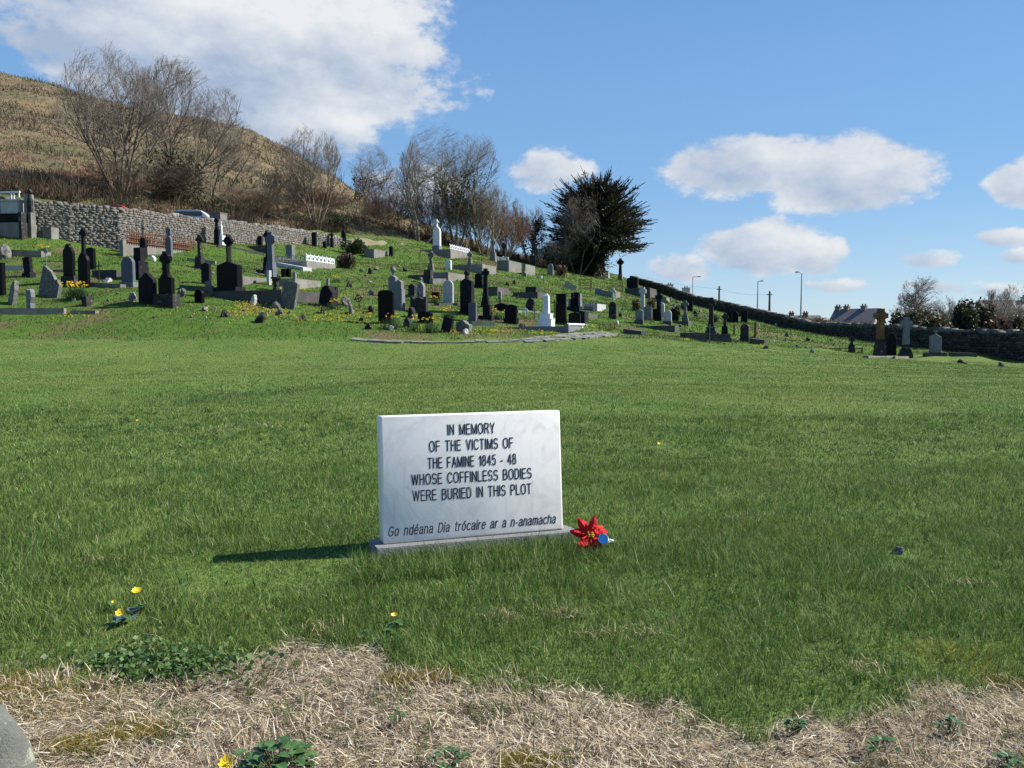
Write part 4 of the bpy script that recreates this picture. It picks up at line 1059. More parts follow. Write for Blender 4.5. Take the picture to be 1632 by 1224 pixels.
box_grave(776, 793, 812, 457, 472, 'darkconc', 'plain concrete block grave in the middle of the slope', open_=False, lmax=2.6)
rt = box_grave(817, 857, 876, 465, 476, 'darkconc', 'long dark grave kerb with a block at its head, mid slope', open_=False, lmax=2.4)
s = rt.location.y / F; MB().box(-27 * s, -9 * s, .6, 1.3, 11 * s, 20 * s).build('head_block', M['dark'], rt)
hs_(849, 424, 10, 16, 'flat', 'dark', 'dark stone beside the ivy trunk on the crest', d=86)
hs_(877, 438, 9, 17, 'round', 'grey', 'lone grey round headstone on the open slope below the dark evergreen')
# white obelisk and its surround
rt = box_grave(827, 905, 929, 520, 531, 'grey', 'granite grave surround with low corner posts around the white obelisk', lmax=2.7); s = rt.location.y / F
GR = rt; Wg = (905 - 827) * s / math.cos(net(905))
for x, y in ((-Wg + .06, .06), (-.06, .06), (-.06, 2.6), (-Wg + .06, 2.6)):
    MB().prism([(x - .1, -.3), (x + .1, -.3), (x + .1, 13 * s), (x + .05, 15.5 * s), (x - .05, 15.5 * s), (x - .1, 13 * s)], y - .1, y + .1).build('corner_post', M['grey'], rt)
for zz in (5 * s, 10 * s): MB().tube((-.06, .1, zz + .1), (-.06, 2.56, zz + .1), .05, n=6).build('side_bar', M['white'], rt)
p = at(870.5, 523); s = p.y / F
rt = thing('obelisk', 'bright white obelisk on three steps in the granite surround', 'monument', p, YAW)
for k, (w, z0, z1) in enumerate(((13, -8, 3), (11.5, 3, 15), (9, 15, 23))):
    MB().box(-w * s, w * s, -w * s * .8, w * s * .8, z0 * s, z1 * s - .02).box(-w * s * 1.05, w * s * 1.05, -w * s * .85, w * s * .85, z1 * s - .02, z1 * s).build('step', M['white'], rt)
mb = MB(); mb.box(-5.2 * s, 5.2 * s, -4.4 * s, 4.4 * s, 23 * s, 51 * s, .9 * s); mb.box(-4.3 * s, 4.3 * s, -3.5 * s, 3.5 * s, 51 * s, 55 * s, 3.4 * s); mb.build('shaft', M['white'], rt)
hs_(894.5, 497, 16, 28, 'flat', 'black', 'tall black upper slab behind the other black slab right of the obelisk', d=37)
hs_(894, 516, 17, 30, 'flat', 'black', 'black square slab just right of the white obelisk', base=(18, 5), d=34.2)
hs_(916, 518, 19, 20, 'lowgable', 'black', 'black lettered headstone in front of the dark figure monument', d=34.1)
box_grave(925, 932, 938, 496, 517, 'slate', 'dark granite kerb right of the black lettered headstone', open_=False, lmax=2)
p = at(916, 497, 38); s = 38 / F
rt = thing('figure_monument', 'dark monument with grey pillars and a small kneeling figure', 'monument', p, YAW)
MB().box(-11 * s, 11 * s, -.3, .3, -.5, 9 * s).build('plinth', M['slate'], rt)
MB().box(-7 * s, 7 * s, .02, .22, 9 * s, 33 * s).build('panel', M['black'], rt)
for q in (-1, 1): MB().box(q * 9 * s - 1.8 * s, q * 9 * s + 1.8 * s, -.1, .24, 9 * s, (31 if q > 0 else 22) * s, .01).build('pillar', M['grey'], rt)
MB().lathe([(2.6 * s, 9 * s), (2.2 * s, 14 * s), (1.4 * s, 19 * s), (2 * s, 23 * s), (1.5 * s, 26 * s), (.7 * s, 27 * s), (1.2 * s, 29.5 * s), (.4 * s, 32 * s)], 10, (-1.5 * s, -.12, 0)).build('figure', M['slate'], rt, smooth=True)
rt = box_grave(930, 952, 967, 484, 497, 'pale', 'pale grave box with a row of upright balusters right of the figure monument', open_=False, lmax=1.8); s = rt.location.y / F
for i in range(7): MB().tube((-.15 - i * .13, -.1, -.1), (-.2 - i * .13, -.06, 14 * s), .04, .03, 6).build('baluster', M['grey'], rt)
hs_(976.5, 508, 12, 26, 'round', 'dark', 'dark round headstone alone right of the balustered grave', t=.14)
rail_enclosure(923, 941, 942, 461, 17, 'rust', 'rusty wire cage left of the box with a light end', gap=.12, bars=4, lmax=.8)
rail_enclosure(973, 991, 992, 464, 19, 'rust', 'rusty railing cage under the crest below the dark celtic cross', gap=.12, bars=4, lmax=.8)
box_grave(955, 970, 971, 432, 444, 'white', 'white grave chest under a small cross on the crest', open_=False, lmax=1.2)
celtic(957, 440, 24, 8, 'pale', 'small pale cross behind the white grave chest on the crest', shaft=3.5, d=95)
celtic(988.5, 446, 33, 10, 'dark', 'dark celtic cross standing on the crest against the sky', base=(9, 9), bmat='concrete', shaft=4, d=97)
hs_(1008, 462, 18, 19, 'seg', 'slate', 'wide dark headstone at the head of the crest vault', d=80, t=.4)
box_grave(996, 1036, 1049, 459, 476, 'darkconc', 'big dark vault with a pale end below the crest wall', open_=False, lmax=3, name='vault', cat='vault')
box_grave(957, 981, 993, 464, 475, 'concrete', 'grave box with a light end and a slab leaning on it', open_=False, lmax=1.6)
hs_(957, 470, 20, 12, 'slope', 'grey', 'pale slab leaning at the left of the light-ended box', lean=-30)
hs_(908, 461, 22, 13, 'slope', 'lichen', 'purple-grey fallen slab on the slope below the bushes', lean=-35, roll=8)
rail_enclosure(960, 974, 985, 527, 10, 'rust', 'spindly rusty iron hoop in the grass at the lawn edge', gap=.5, bars=2, lmax=.6)
kerb(993, 1022, 534, 6, 'darkconc', 'short dark kerb at the edge of the lawn below the yellow bushes', depth=.3, yl=530)
for (px, py, w, h, lb, mt) in [(840, 470, 9, 5, 'small brown stone left of the block-headed kerb', 'rock'), (808, 455, 8, 6, 'brown hump of stone above the plain concrete block', 'dark'), (820, 453, 9, 7, 'second brown hump right of the first above the concrete block', 'dark'),
      (863, 443, 8, 5, 'pale stone above the block-headed kerb', 'pale'), (990, 504, 9, 6, 'dark stone right of the lone round headstone', 'dark'), (985, 517, 7, 6, 'pale stone by the rusty hoop', 'pale'), (645, 432, 11, 7, 'dark stone tuft uphill of the rusty railing', 'dark'),
      (797, 482, 6, 10, 'small pale stump below the plain concrete block', 'lichen'), (600, 430, 9, 5, 'flat stone on the open slope left of the low rusty railing', 'rock'), (577, 432, 9, 5, 'flat pale stone on the open slope below the evergreen shrub', 'lichen')]:
    rock(px, py, w, h, lb, mt)

# ---- the right
hs_(1019, 515, 12, 22, 'gable', 'grey', 'grey gabled headstone left one of the kerbed row', base=(14, 5), bmat='darkconc', t=.1)
hs_(1032.5, 510, 13, 23, 'gable', 'grey', 'grey pointed headstone second from the left in the kerbed row', d=41)
hs_(1046.5, 511, 12, 18, 'flat', 'black', 'black square slab under a dark cross in the kerbed row', d=40.5)
celtic(1050, 511, 43, 11, 'slate', 'dark celtic cross rising from the kerbed row', base=(12, 12), shaft=6, d=43)
hs_(1054, 503, 10, 20, 'round', 'pale', 'pale headstone half hidden behind the dark cross of the kerbed row', d=45)
hs_(1064, 517, 12, 22, 'round', 'pale', 'pale round headstone right one of the kerbed row', base=(14, 5), bmat='darkconc', t=.1)
box_grave(1012, 1075.5, 1083, 519, 530, 'darkconc', 'long low dark kerb in front of the row of grey headstones', lmax=1.8)
celtic(1024, 492, 33, 10, 'pale', 'pale celtic cross between two clipped yellow bushes', shaft=6, d=47)
box_grave(1069, 1097, 1104, 512, 520, 'darkconc', 'dark kerb with a pale end behind the kerbed row', lmax=2)
hs_(1076, 513, 11, 9, 'flat', 'black', 'low black tablet below the dark round bush', d=44)
celtic(1092, 514, 34, 9, 'lichen', 'lichened celtic cross on a pyramid base right of the kerbed row', base=(12, 13), steps=2, shaft=4, d=45)
hs_(1099.5, 497, 9, 17, 'flat', 'black', 'black slab high on the right slope under the dark wall', d=54)
celtic(1133, 534, 58, 13, 'dark', 'tallest dark celtic cross on a three-step base near the right lawn edge', base=(19, 20), steps=3, shaft=6)
for a, b, c_, lb in ((1096, 1126, 543, 'stepped dark grave slab left of the pair below the tall cross'), (1137, 1166, 545, 'stepped dark grave slab right of the pair below the tall cross')):
    p = at((a + b) / 2, c_); s = p.y / F; W = (b - a) * s / 2
    rt = thing('stepped_grave', lb, 'grave', p, R(4))
    MB().box(-W, W, -.02, 1.3, -.4, 6.5 * s).build('step', M['darkconc'], rt); MB().box(-W * .93, W * .93, .08, 1.25, 6.5 * s, 12.5 * s).build('step', M['darkconc'], rt)
iron_cross(1131, 548, 31, 8, 'greyiron', 'thin pale stick cross before the tallest dark cross', ring=False)
celtic(1155, 533, 33, 9, 'dark', 'small dark cross on a black pedestal right of the tallest cross', base=(13, 13), bmat='slate', shaft=4)
hs_(1162, 514, 9, 16, 'flat', 'black', 'black slab left one of three under the dark wall', d=48)
hs_(1171, 509, 11, 18, 'round', 'black', 'black round headstone middle one of three under the dark wall', d=52)
hs_(1186, 514, 10, 18, 'flat', 'black', 'black slab right one of three under the dark wall', d=49)
hs_(1186.5, 544, 13, 27, 'round', 'dark', 'grey round headstone inside a rusty frame near the right lawn edge', base=(15, 6))
rail_enclosure(1171, 1203, 1206, 540, 24, 'rust', 'thin rusty frame around the grey round headstone on the right', gap=1.2, bars=1, r=.03)
kerb(1194, 1218, 549, 7, 'darkconc', 'short kerb with a pale end right of the rusty frame', depth=.3, yl=546)
rock(1220, 556, 10, 6, 'dark stone at the right lawn edge below the short kerb', 'dark')
celtic(1357, 562, 25, 8, 'dark', 'small dark cross behind a low rusty rail on the right', base=(13, 13), shaft=4, ring=False)
rail_enclosure(1311, 1374, 1376, 563, 8, 'rust', 'long low rusty rail round the small dark cross', gap=1.1, bars=2, r=.02, lmax=.8)
celtic(1402, 568, 74, 18, 'orange', 'tall orange-brown celtic cross on a high grey pedestal at right', base=(22, 28), bmat='dark', steps=2, shaft=8, yaw=-4, t=.3, taper=.5)
hs_(1420, 566, 15, 35, 'gothic', 'slate', 'dark pointed headstone right of the orange-brown cross', yaw=-4)
celtic(1443, 571, 64, 16, 'grey', 'tall grey celtic cross on a banded pedestal at right', base=(21, 22), bmat='dark', steps=3, shaft=8, yaw=-4)
hs_(1490, 567, 17, 34, 'gable', 'grey', 'pale grey gabled headstone with a little cross before the right wall', base=(34, 5), bmat='darkconc', top=('cross', 6, 6), yaw=-4, d=37.6)
kerb(1521, 1557, 569, 6, 'darkconc', 'low dark slab in the grass right of the pale gabled headstone', depth=.6, yl=568)
kerb(1384, 1450, 571, 4, 'concrete', 'pale low kerb at the feet of the two tall crosses', depth=.2)
for (px, py, w, h, lb, mt) in [(1532, 579, 18, 7, 'low dark stone below the slab right of the gabled headstone', 'dark'), (1594, 584, 15, 7, 'dark hump of stone near the right edge', 'dark'), (1294, 562, 8, 6, 'grey stone left of the long low rusty rail', 'grey'),
      (1255, 536, 9, 6, 'pale-sided stone on the right slope under the wall', 'lichen'), (1233, 544, 4, 4, 'tiny white stone right of the short kerb', 'white'), (1210, 520, 4, 3, 'tiny white stone high on the right slope', 'white'), (1288, 544, 7, 7, 'dark stone on the right slope left of the rusty rail', 'dark'),
      (1270, 553, 6, 4, 'small pale stone above the right lawn edge', 'lichen'), (1236, 519, 5, 4, 'white stone close under the dark wall', 'pale'), (1425, 572, 8, 5, 'grey stone between the two tall right crosses', 'grey'), (1108, 500, 9, 6, 'dark stone beside the high black slab', 'dark'), (1117, 498, 8, 6, 'grey stone further right of the high black slab', 'rock'),
      (1325, 543, 9, 3, 'flat dark stone above the small dark cross', 'dark'), (1080, 483, 7, 4, 'brown stone under the crest wall', 'rock'), (1064, 478, 7, 5, 'pale brown stone by the dark vault', 'lichen'), (1073, 487, 6, 4, 'little stone above the dark round bush', 'lichen')]:
    rock(px, py, w, h, lb, mt)

# loose rubble between the graves
rn = random.Random(77); k_ = 0
while k_ < 64:
    px, py = rn.choice(((rn.uniform(130, 620), rn.uniform(415, 508)), (rn.uniform(560, 1000), rn.uniform(425, 522)), (rn.uniform(1040, 1420), rn.uniform(485, 560))))
    q = at(px, py)
    if q is None or q.y > 85 or rough_mask(np.array([q.x]), np.array([q.y]))[0] < .5: continue
    w_ = rn.uniform(3, 8) * (38 / q.y) ** .5
    rock(px, py, w_, w_ * rn.uniform(.4, .8), 'small rough field stone lying loose in the grass among the graves', rn.choice(('rock', 'dark', 'rock', 'lichen')), group='loose field stones among the graves', seed=k_); k_ += 1

# smaller markers, kerbs and ornaments that fill the rows
hs_(797, 478, 5, 13, 'round', 'grey', 'tiny grey headstone right below the plain concrete block grave')
iron_cross(866, 451, 17, 8, 'iron', 'tiny dark iron cross on the open slope above the block-headed kerb', ring=False)
celtic(977, 478, 18, 7, 'pale', 'little pale cross standing before the light-ended grave box', shaft=3)
kerb(930, 952, 508, 8, 'concrete', 'short pale slab end right of the black lettered headstone', depth=.5)
iron_cross(884, 500, 22, 9, 'rust', 'rusty iron cross close left of the black slabs by the obelisk', ring=False)
iron_cross(852, 509, 18, 8, 'greyiron', 'thin grey iron marker left of the white obelisk', ring=False)
hs_(171, 449, 9, 6, 'flat', 'pale', 'small pale book-shaped stone left of the blue-grey headstone', lean=-40)
hs_(244, 416, 8, 8, 'wave', 'white', 'small white ornament behind the dark two-tier pillar stone')
kerb(298, 343, 421, 5, 'concrete', 'low pale kerb right of the dark celtic cross on the sloping pedestal', depth=.3, yl=416)
hs_(197, 402, 5, 18, 'flat', 'dark', 'dark narrow post at the left end of the rusty railing', t=.2)
kerb(79, 104, 434, 4, 'concrete', 'low kerb behind the broken sloping slab', depth=.3)
kerb(144, 192, 459, 6, 'concrete', 'low pale kerb between the pointed arch headstone and the blue-grey one', depth=.3, yl=456)
hs_(411, 435, 7, 5, 'flat', 'black', 'left small black plaque behind the pale concrete grave', lean=-20)
hs_(419, 436, 7, 5, 'flat', 'black', 'right small black plaque behind the pale concrete grave', lean=-20)
hs_(836, 441, 6, 8, 'wave', 'lichen', 'pale worn ornament above the block-headed kerb')
box_grave(650, 676, 690, 438, 447, 'darkconc', 'low dirty kerb left of the dark block pillar', lmax=2)
kerb(826, 860, 499, 4, 'concrete', 'low kerb behind the square black headstone', depth=.3)
kerb(700, 735, 487, 4, 'darkconc', 'low dark kerb at the foot of the white round headstone', depth=.3)
hs_(590, 436, 7, 9, 'jag', 'dark', 'small dark stub on the open slope left of the low rusty railing')
hs_(1032, 470, 7, 12, 'round', 'dark', 'small dark headstone before the pale end of the big vault')
box_grave(1040, 1062, 1072, 474, 483, 'concrete', 'small concrete surround right of the big vault', lmax=1.6)
hs_(1088, 494, 6, 10, 'flat', 'dark', 'little dark stone between the dark round bush and the high black slab')
kerb(1112, 1134, 505, 4, 'darkconc', 'low dark kerb behind the tallest dark celtic cross', depth=.3)
for q, (px, py) in enumerate(((1056, 476), (1062, 483), (1069, 479), (1076, 489), (1084, 492), (1092, 490), (1051, 484))):
    rock(px, py, 7, 5, 'pale brown lump in the rubble heap between the vault and the dark wall', 'lichen', group='rubble heap under the dark wall', seed=200 + q)

# ------------------------------------------------------------------ trees
def tubes_np(segs, cols, name, mat, parent, sides=4):
    """segs: rows of p0(3) p1(3) r0 r1"""
    S_ = np.asarray(segs, float); N = len(S_); p0, p1, r0, r1 = S_[:, :3], S_[:, 3:6], S_[:, 6], S_[:, 7]
    d = p1 - p0; d /= np.maximum(np.linalg.norm(d, axis=1), 1e-9)[:, None]
    ref = np.where(np.abs(d[:, 2:3]) < .9, np.array([[0, 0, 1.0]]), np.array([[1.0, 0, 0]]))
    a = np.cross(d, ref); a /= np.linalg.norm(a, axis=1)[:, None]; b = np.cross(d, a)
    V = np.empty((N, 2 * sides, 3))
    for k in range(sides):
        t = 2 * math.pi * k / sides; o = a * math.cos(t) + b * math.sin(t)
        V[:, k] = p0 + o * r0[:, None]; V[:, sides + k] = p1 + o * r1[:, None]
    q = np.array([[k, (k + 1) % sides, sides + (k + 1) % sides, sides + k] for k in range(sides)])
    Fc = (np.arange(N) * 2 * sides)[:, None, None] + q[None]
    return np_mesh(name, V.reshape(-1, 3), Fc.reshape(-1), 4, mat, np.repeat(np.asarray(cols), 2 * sides, 0), parent)
def leaves_np(pos, size, asp, colr, name, mat, parent, dirs=None, jit=.35):
    N = len(pos)
    u = rng.normal(size=(N, 3)) if dirs is None else dirs + rng.normal(0, jit, (N, 3)); u /= np.linalg.norm(u, axis=1)[:, None]
    v = np.cross(u, rng.normal(size=(N, 3))); v /= np.maximum(np.linalg.norm(v, axis=1), 1e-6)[:, None]
    L = size[:, None] * u; Wd = (size * asp)[:, None] * v * .5
    V = np.stack([pos, pos + L * .45 - Wd, pos + L, pos + L * .45 + Wd], 1)
    Fc = (np.arange(N) * 4)[:, None] + np.arange(4)[None]
    return np_mesh(name, V.reshape(-1, 3), Fc.reshape(-1), 4, mat, np.repeat(colr, 4, 0), parent)
def skeleton(rn, H, stems, spread, kids=(9, 7, 5, 3), trunk=.0, upright=.25, rad=.02, droop=0.0, wob=.13):
    segs = []; lv = []
    def grow(p, d, L, r, lvl):
        n = (7, 6, 4, 3, 2)[lvl]; pts = []
        for i in range(n):
            d = Vector((d.x + rn.gauss(0, wob), d.y + rn.gauss(0, wob), d.z + rn.gauss(0, wob * .6) + upright * (.18 + .06 * lvl))).normalized()
            q = p + d * (L / n); ra = r * (1 - .75 * i / n); rb = r * (1 - .75 * (i + 1) / n)
            segs.append((*p, *q, max(ra, (.012, .010, .008, .0065, .0055)[lvl]), max(rb, (.012, .009, .007, .0055, .005)[lvl]))); lv.append(lvl); pts.append((p, q, d, rb)); p = q
        if lvl >= 4: return
        nk = kids[lvl] if lvl < len(kids) else 0
        for k in range(nk):
            f = (.28 if lvl == 0 else .15) + (1 - (.28 if lvl == 0 else .15)) * (k + rn.random()) / nk
            i = min(n - 1, int(f * n)); a, b, dd, rr = pts[i]; pp = a.lerp(b, f * n - i)
            ax = Vector((rn.gauss(0, 1), rn.gauss(0, 1), rn.gauss(0, .6))); ax = (ax - dd * ax.dot(dd)).normalized()
            ang = rn.uniform(.38, .85); nd = (dd * math.cos(ang) + ax * math.sin(ang)).normalized()
            ll = L * rn.uniform(.4, .66) * (1.2 - .55 * f); grow(pp, nd, ll, max(.007, min(rr * 1.0, r * .5)), lvl + 1)
    for s in range(stems):
        if stems == 1: d = Vector((rn.gauss(0, .06), rn.gauss(0, .06), 1)).normalized(); b0 = Vector((0, 0, 0))
        else:
            az_ = 2 * math.pi * (s + rn.random() * .6) / stems; tl = spread * rn.uniform(.35, 1.0)
            d = Vector((math.cos(az_) * math.sin(tl), math.sin(az_) * math.sin(tl), math.cos(tl))); b0 = Vector((math.cos(az_) * .3, math.sin(az_) * .3, 0))
        grow(b0, d, H * rn.uniform(.75, 1.0), rad * H * (1 if stems == 1 else .62), 0)
    return np.array(segs), np.array(lv)
def bare_tree(px, d, ytop, xl, xr, label, stems=1, spread=.6, seed=1, kids=(9, 7, 5, 3), upright=.25, rad=.02, tint=(.17, .14, .115), py=None, ivy=0.0, group='bare trees', name='bare_tree', wob=.085, sink=.2):
    p = at(px, 600, d); v = pix_dir(px, ytop); H = CAM_H + v[2] * d / v[1] - p.z + sink; rn = random.Random(seed)
    S_, lv = skeleton(rn, H, stems, spread, kids, upright=upright, rad=rad, wob=wob)
    zmax = np.percentile(S_[:, 5], 96.5); sz = H / zmax
    wl, wr = (px - xl) * d / F, (xr - px) * d / F
    xs = S_[:, 3]; L_, R_ = -np.percentile(xs, 4), np.percentile(xs, 96)
    sx = np.where(S_[:, [0, 3]] < 0, wl / max(L_, .1), wr / max(R_, .1)); sy = (wl + wr) / max(.1, L_ + R_)
    S_[:, [0, 3]] *= sx; S_[:, [1, 4]] *= sy; S_[:, [2, 5]] *= sz; S_[:, [2, 5]] -= sink
    ctr_ = np.array([(wr - wl) / 2, 0, H * .47]); rad_ = np.array([(wl + wr) / 2, (wl + wr) / 2, H * .53])
    q = (S_[:, 3:6] - ctr_) / rad_; r_ = np.linalg.norm(q, axis=1) + .05 * np.sin(q[:, 0] * 9 + seed) + .04 * np.sin(q[:, 1] * 7 + seed * 2)
    ok = ((r_ < rng.normal(1.0, .035, len(r_))) | (q[:, 2] < -.55)) & ((np.abs(q[:, 0]) < 1.05)) | (lv == 0) & (r_ < 1.1)      # twigs end at a domed crown
    S_, lv = S_[ok], lv[ok]
    rt = thing(name, label, 'tree', p, 0, group)
    tr = lv == 0
    base = np.array(tint) * 1.15
    k = lambda n_: base * rng.uniform(.75, 1.25, n_)[:, None]
    tubes_np(S_[tr], k(tr.sum()) * np.array((.8, .78, .72)), 'trunk', M['twig'], rt, 6)
    cc = k((~tr).sum()); lvl = lv[~tr][:, None]
    cc = np.where(lvl >= 2, cc * .55 + np.array((.17, .148, .128)) * .6, cc)
    tubes_np(S_[~tr], cc, 'crown', M['twig'], rt, 3)
    if ivy:
        c_ = S_[lv <= 1]; sel = c_[rng.integers(0, len(c_), int(1700 * ivy))]; f = rng.random(len(sel))[:, None]
        pos = sel[:, :3] * (1 - f) + sel[:, 3:6] * f; ok = pos[:, 2] < H * .62; pos = pos[ok] + rng.normal(0, .22, (ok.sum(), 3))
        leaves_np(pos, rng.uniform(.16, .34, len(pos)), .7, pick(len(pos), [(.05, .055, .028), (.075, .075, .04), (.035, .04, .022)], [3, 2, 2]), 'ivy', M['leaf'], rt)
    return rt
bare_tree(203, 60.5, 80, 105, 285, 'big many-stemmed bare tree fanning out above the upper wall, left one of the tall pair', stems=9, spread=.75, seed=3, kids=(9, 7, 5, 4), upright=.34, rad=.016)
bare_tree(292, 66, 94, 225, 395, 'tall bare tree with one clear trunk, right one of the tall pair above the wall', stems=3, spread=.38, seed=8, kids=(12, 9, 6, 5), rad=.017, ivy=.0)
bare_tree(345, 72, 190, 290, 425, 'wide low bare tree right of the tall pair against the hill', stems=3, spread=.8, seed=5, kids=(10, 8, 6, 4), tint=(.17, .145, .11))
bare_tree(508, 73, 207, 440, 556, 'many-stemmed bare tree with a domed crown above the end of the stone wall', stems=7, spread=.55, seed=12, kids=(9, 7, 5, 4), upright=.32, rad=.015, tint=(.185, .15, .115))
bare_tree(456, 72, 268, 420, 490, 'small bare tree close left of the domed many-stemmed one', stems=3, spread=.4, seed=14, kids=(10, 8, 6, 4), tint=(.2, .165, .12))
bare_tree(582, 118, 233, 548, 640, 'bare tree standing on the skyline of the hill left of the tall forked tree', stems=3, spread=.5, seed=21, kids=(10, 8, 6, 4), ivy=.8)
bare_tree(644, 79, 262, 598, 690, 'dark-trunked bare tree leaning at the foot of the hill', stems=2, spread=.55, seed=31, kids=(10, 8, 6, 4), tint=(.12, .1, .085))
bare_tree(668, 80, 202, 632, 770, 'tallest forked bare tree in the middle group', stems=4, spread=.42, seed=33, kids=(10, 7, 6, 4), upright=.4, rad=.017, tint=(.2, .175, .15))
bare_tree(728, 82, 212, 690, 805, 'ivy-clad bare tree right of the tallest forked tree', stems=3, spread=.34, seed=37, kids=(10, 7, 6, 4), upright=.35, rad=.019, ivy=1.0, tint=(.17, .15, .125))
bare_tree(772, 83, 285, 730, 815, 'bushy pale bare tree between the ivy-clad one and the ivy trunk', stems=6, spread=.6, seed=41, kids=(9, 7, 5, 4), tint=(.2, .165, .12))
bare_tree(842, 92, 308, 805, 872, 'bare tree with a thick dark ivy-covered trunk left of the evergreen', stems=2, spread=.35, seed=45, kids=(10, 7, 6, 4), ivy=1.2, rad=.03, tint=(.15, .125, .105))
bare_tree(918, 91, 312, 884, 962, 'pale bare tree standing in front of the dark evergreen', stems=5, spread=.6, seed=51, kids=(10, 8, 6, 4), tint=(.13, .11, .085), upright=.4)
bare_tree(1474, 62, 443, 1428, 1510, 'bare round-crowned tree behind the dark wall at right', stems=1, seed=61, kids=(14, 10, 7, 5), rad=.02, tint=(.17, .15, .125))
bare_tree(1618, 78, 450, 1588, 1650, 'bare tree at the right edge of the photo behind the wall', stems=2, spread=.4, seed=63, kids=(10, 7, 6, 4), tint=(.2, .175, .15))
bare_tree(1583, 80, 462, 1560, 1602, 'small hazy bare tree behind the wall left of the edge one', stems=3, spread=.4, seed=64, kids=(10, 8, 6, 4), tint=(.2, .175, .15))
# spiky dark evergreen
def cypress(px, d, ytop, xl, xr, label, seed):
    p = at(px, 600, d); v = pix_dir(px, ytop); H = CAM_H + v[2] * d / v[1] - p.z; rn = random.Random(seed)
    rt = thing('evergreen_tree', label, 'tree', p); wl, wr = (px - xl) * d / F, (xr - px) * d / F
    limbs, lp, ld, lc, ls = [], [], [], [], []
    trunk = [((0, 0, -.4), (.2, 0, H * .3), .55, .42), ((.2, 0, H * .3), (0, 0, H * .75), .42, .15)]
    for i in range(620):
        f = rn.random(); az_ = rn.uniform(0, 2 * math.pi); z0 = H * (.04 + .6 * f)
        el_ = R(-8 + 62 * f ** 1.3 + rn.gauss(0, 8)); ca, sa = math.cos(az_), math.sin(az_)
        # envelope: broad dome, widest a little below the middle
        reach = (wr if ca > 0 else wl) * abs(ca) + (wl + wr) / 2 * abs(sa)
        env = reach * math.sqrt(max(.05, 1 - (max(0, z0 / H - .3) / .8) ** 2)) * rn.uniform(.5, 1.06)
        if i % 9 == 0: env *= 1.12
        env = reach * 1.25; L = min(env / max(.35, math.cos(el_)), (H * 1.08 - z0) / max(.12, math.sin(max(el_, .12))))
        if L < .5: continue
        lm = rn.uniform(.72, .98) if i % 5 else rn.uniform(.96, 1.12)
        d_ = Vector((ca * math.cos(el_), sa * math.cos(el_), math.sin(el_))); pp = Vector((0, 0, z0)); n = 9
        for k in range(n):
            d_ = Vector((d_.x + rn.gauss(0, .06), d_.y + rn.gauss(0, .06), d_.z + rn.gauss(0, .05) + (.03 if k > 4 else -.015))).normalized()
            q = pp + d_ * (L / n); r = .07 * (1 - k / n) + .012
            limbs.append((*pp, *q, r, r * .85))
            ee = math.sqrt((q.x / (wr if q.x > 0 else wl)) ** 2 + (q.y / ((wl + wr) / 2)) ** 2 + (max(q.z - .36 * H, 0) / (.62 * H)) ** 2)
            if ee > lm: break
            if k >= 2 and not (q.x > .2 * wr and q.z < .24 * H):
                for _ in range(24):
                    t = rn.random(); b = pp.lerp(q, t); wdt = .10 + .50 * max(0.0, min(1.0, (lm - ee) / .55)) ** .9
                    off = Vector((rn.gauss(0, wdt), rn.gauss(0, wdt), rn.gauss(0, wdt * .45)))
                    lp.append(b + off); ld.append(d_ * 1.1 + off * .8 + Vector((0, 0, .1))); ls.append(rn.uniform(.3, .62))
                    lc.append(rn.choice(((.026, .03, .016), (.04, .042, .022), (.018, .02, .013), (.065, .045, .025) if rn.random() < .6 else (.03, .032, .018))))
            pp = q
    lp_, ld, ls, lc = np.array([tuple(q) for q in lp]), np.array([tuple(q) for q in ld]), np.array(ls), np.array(lc)
    tubes_np([(*a, *b, r, s) for a, b, r, s in trunk], np.tile((.09, .07, .05), (2, 1)), 'trunk', M['twig'], rt, 8)
    limbs = np.array(limbs); limbs = limbs[~((limbs[:, 3] > .2 * wr) & (limbs[:, 5] < .24 * H))]
    tubes_np(limbs, np.tile((.05, .038, .028), (len(limbs), 1)), 'limbs', M['twig'], rt, 4)
    leaves_np(lp_, ls, .22, lc, 'crown', M['leaf'], rt, ld, .55)
cypress(948, 95, 268, 866, 1034, 'large dark spiky evergreen on the crest of the graveyard', 7)
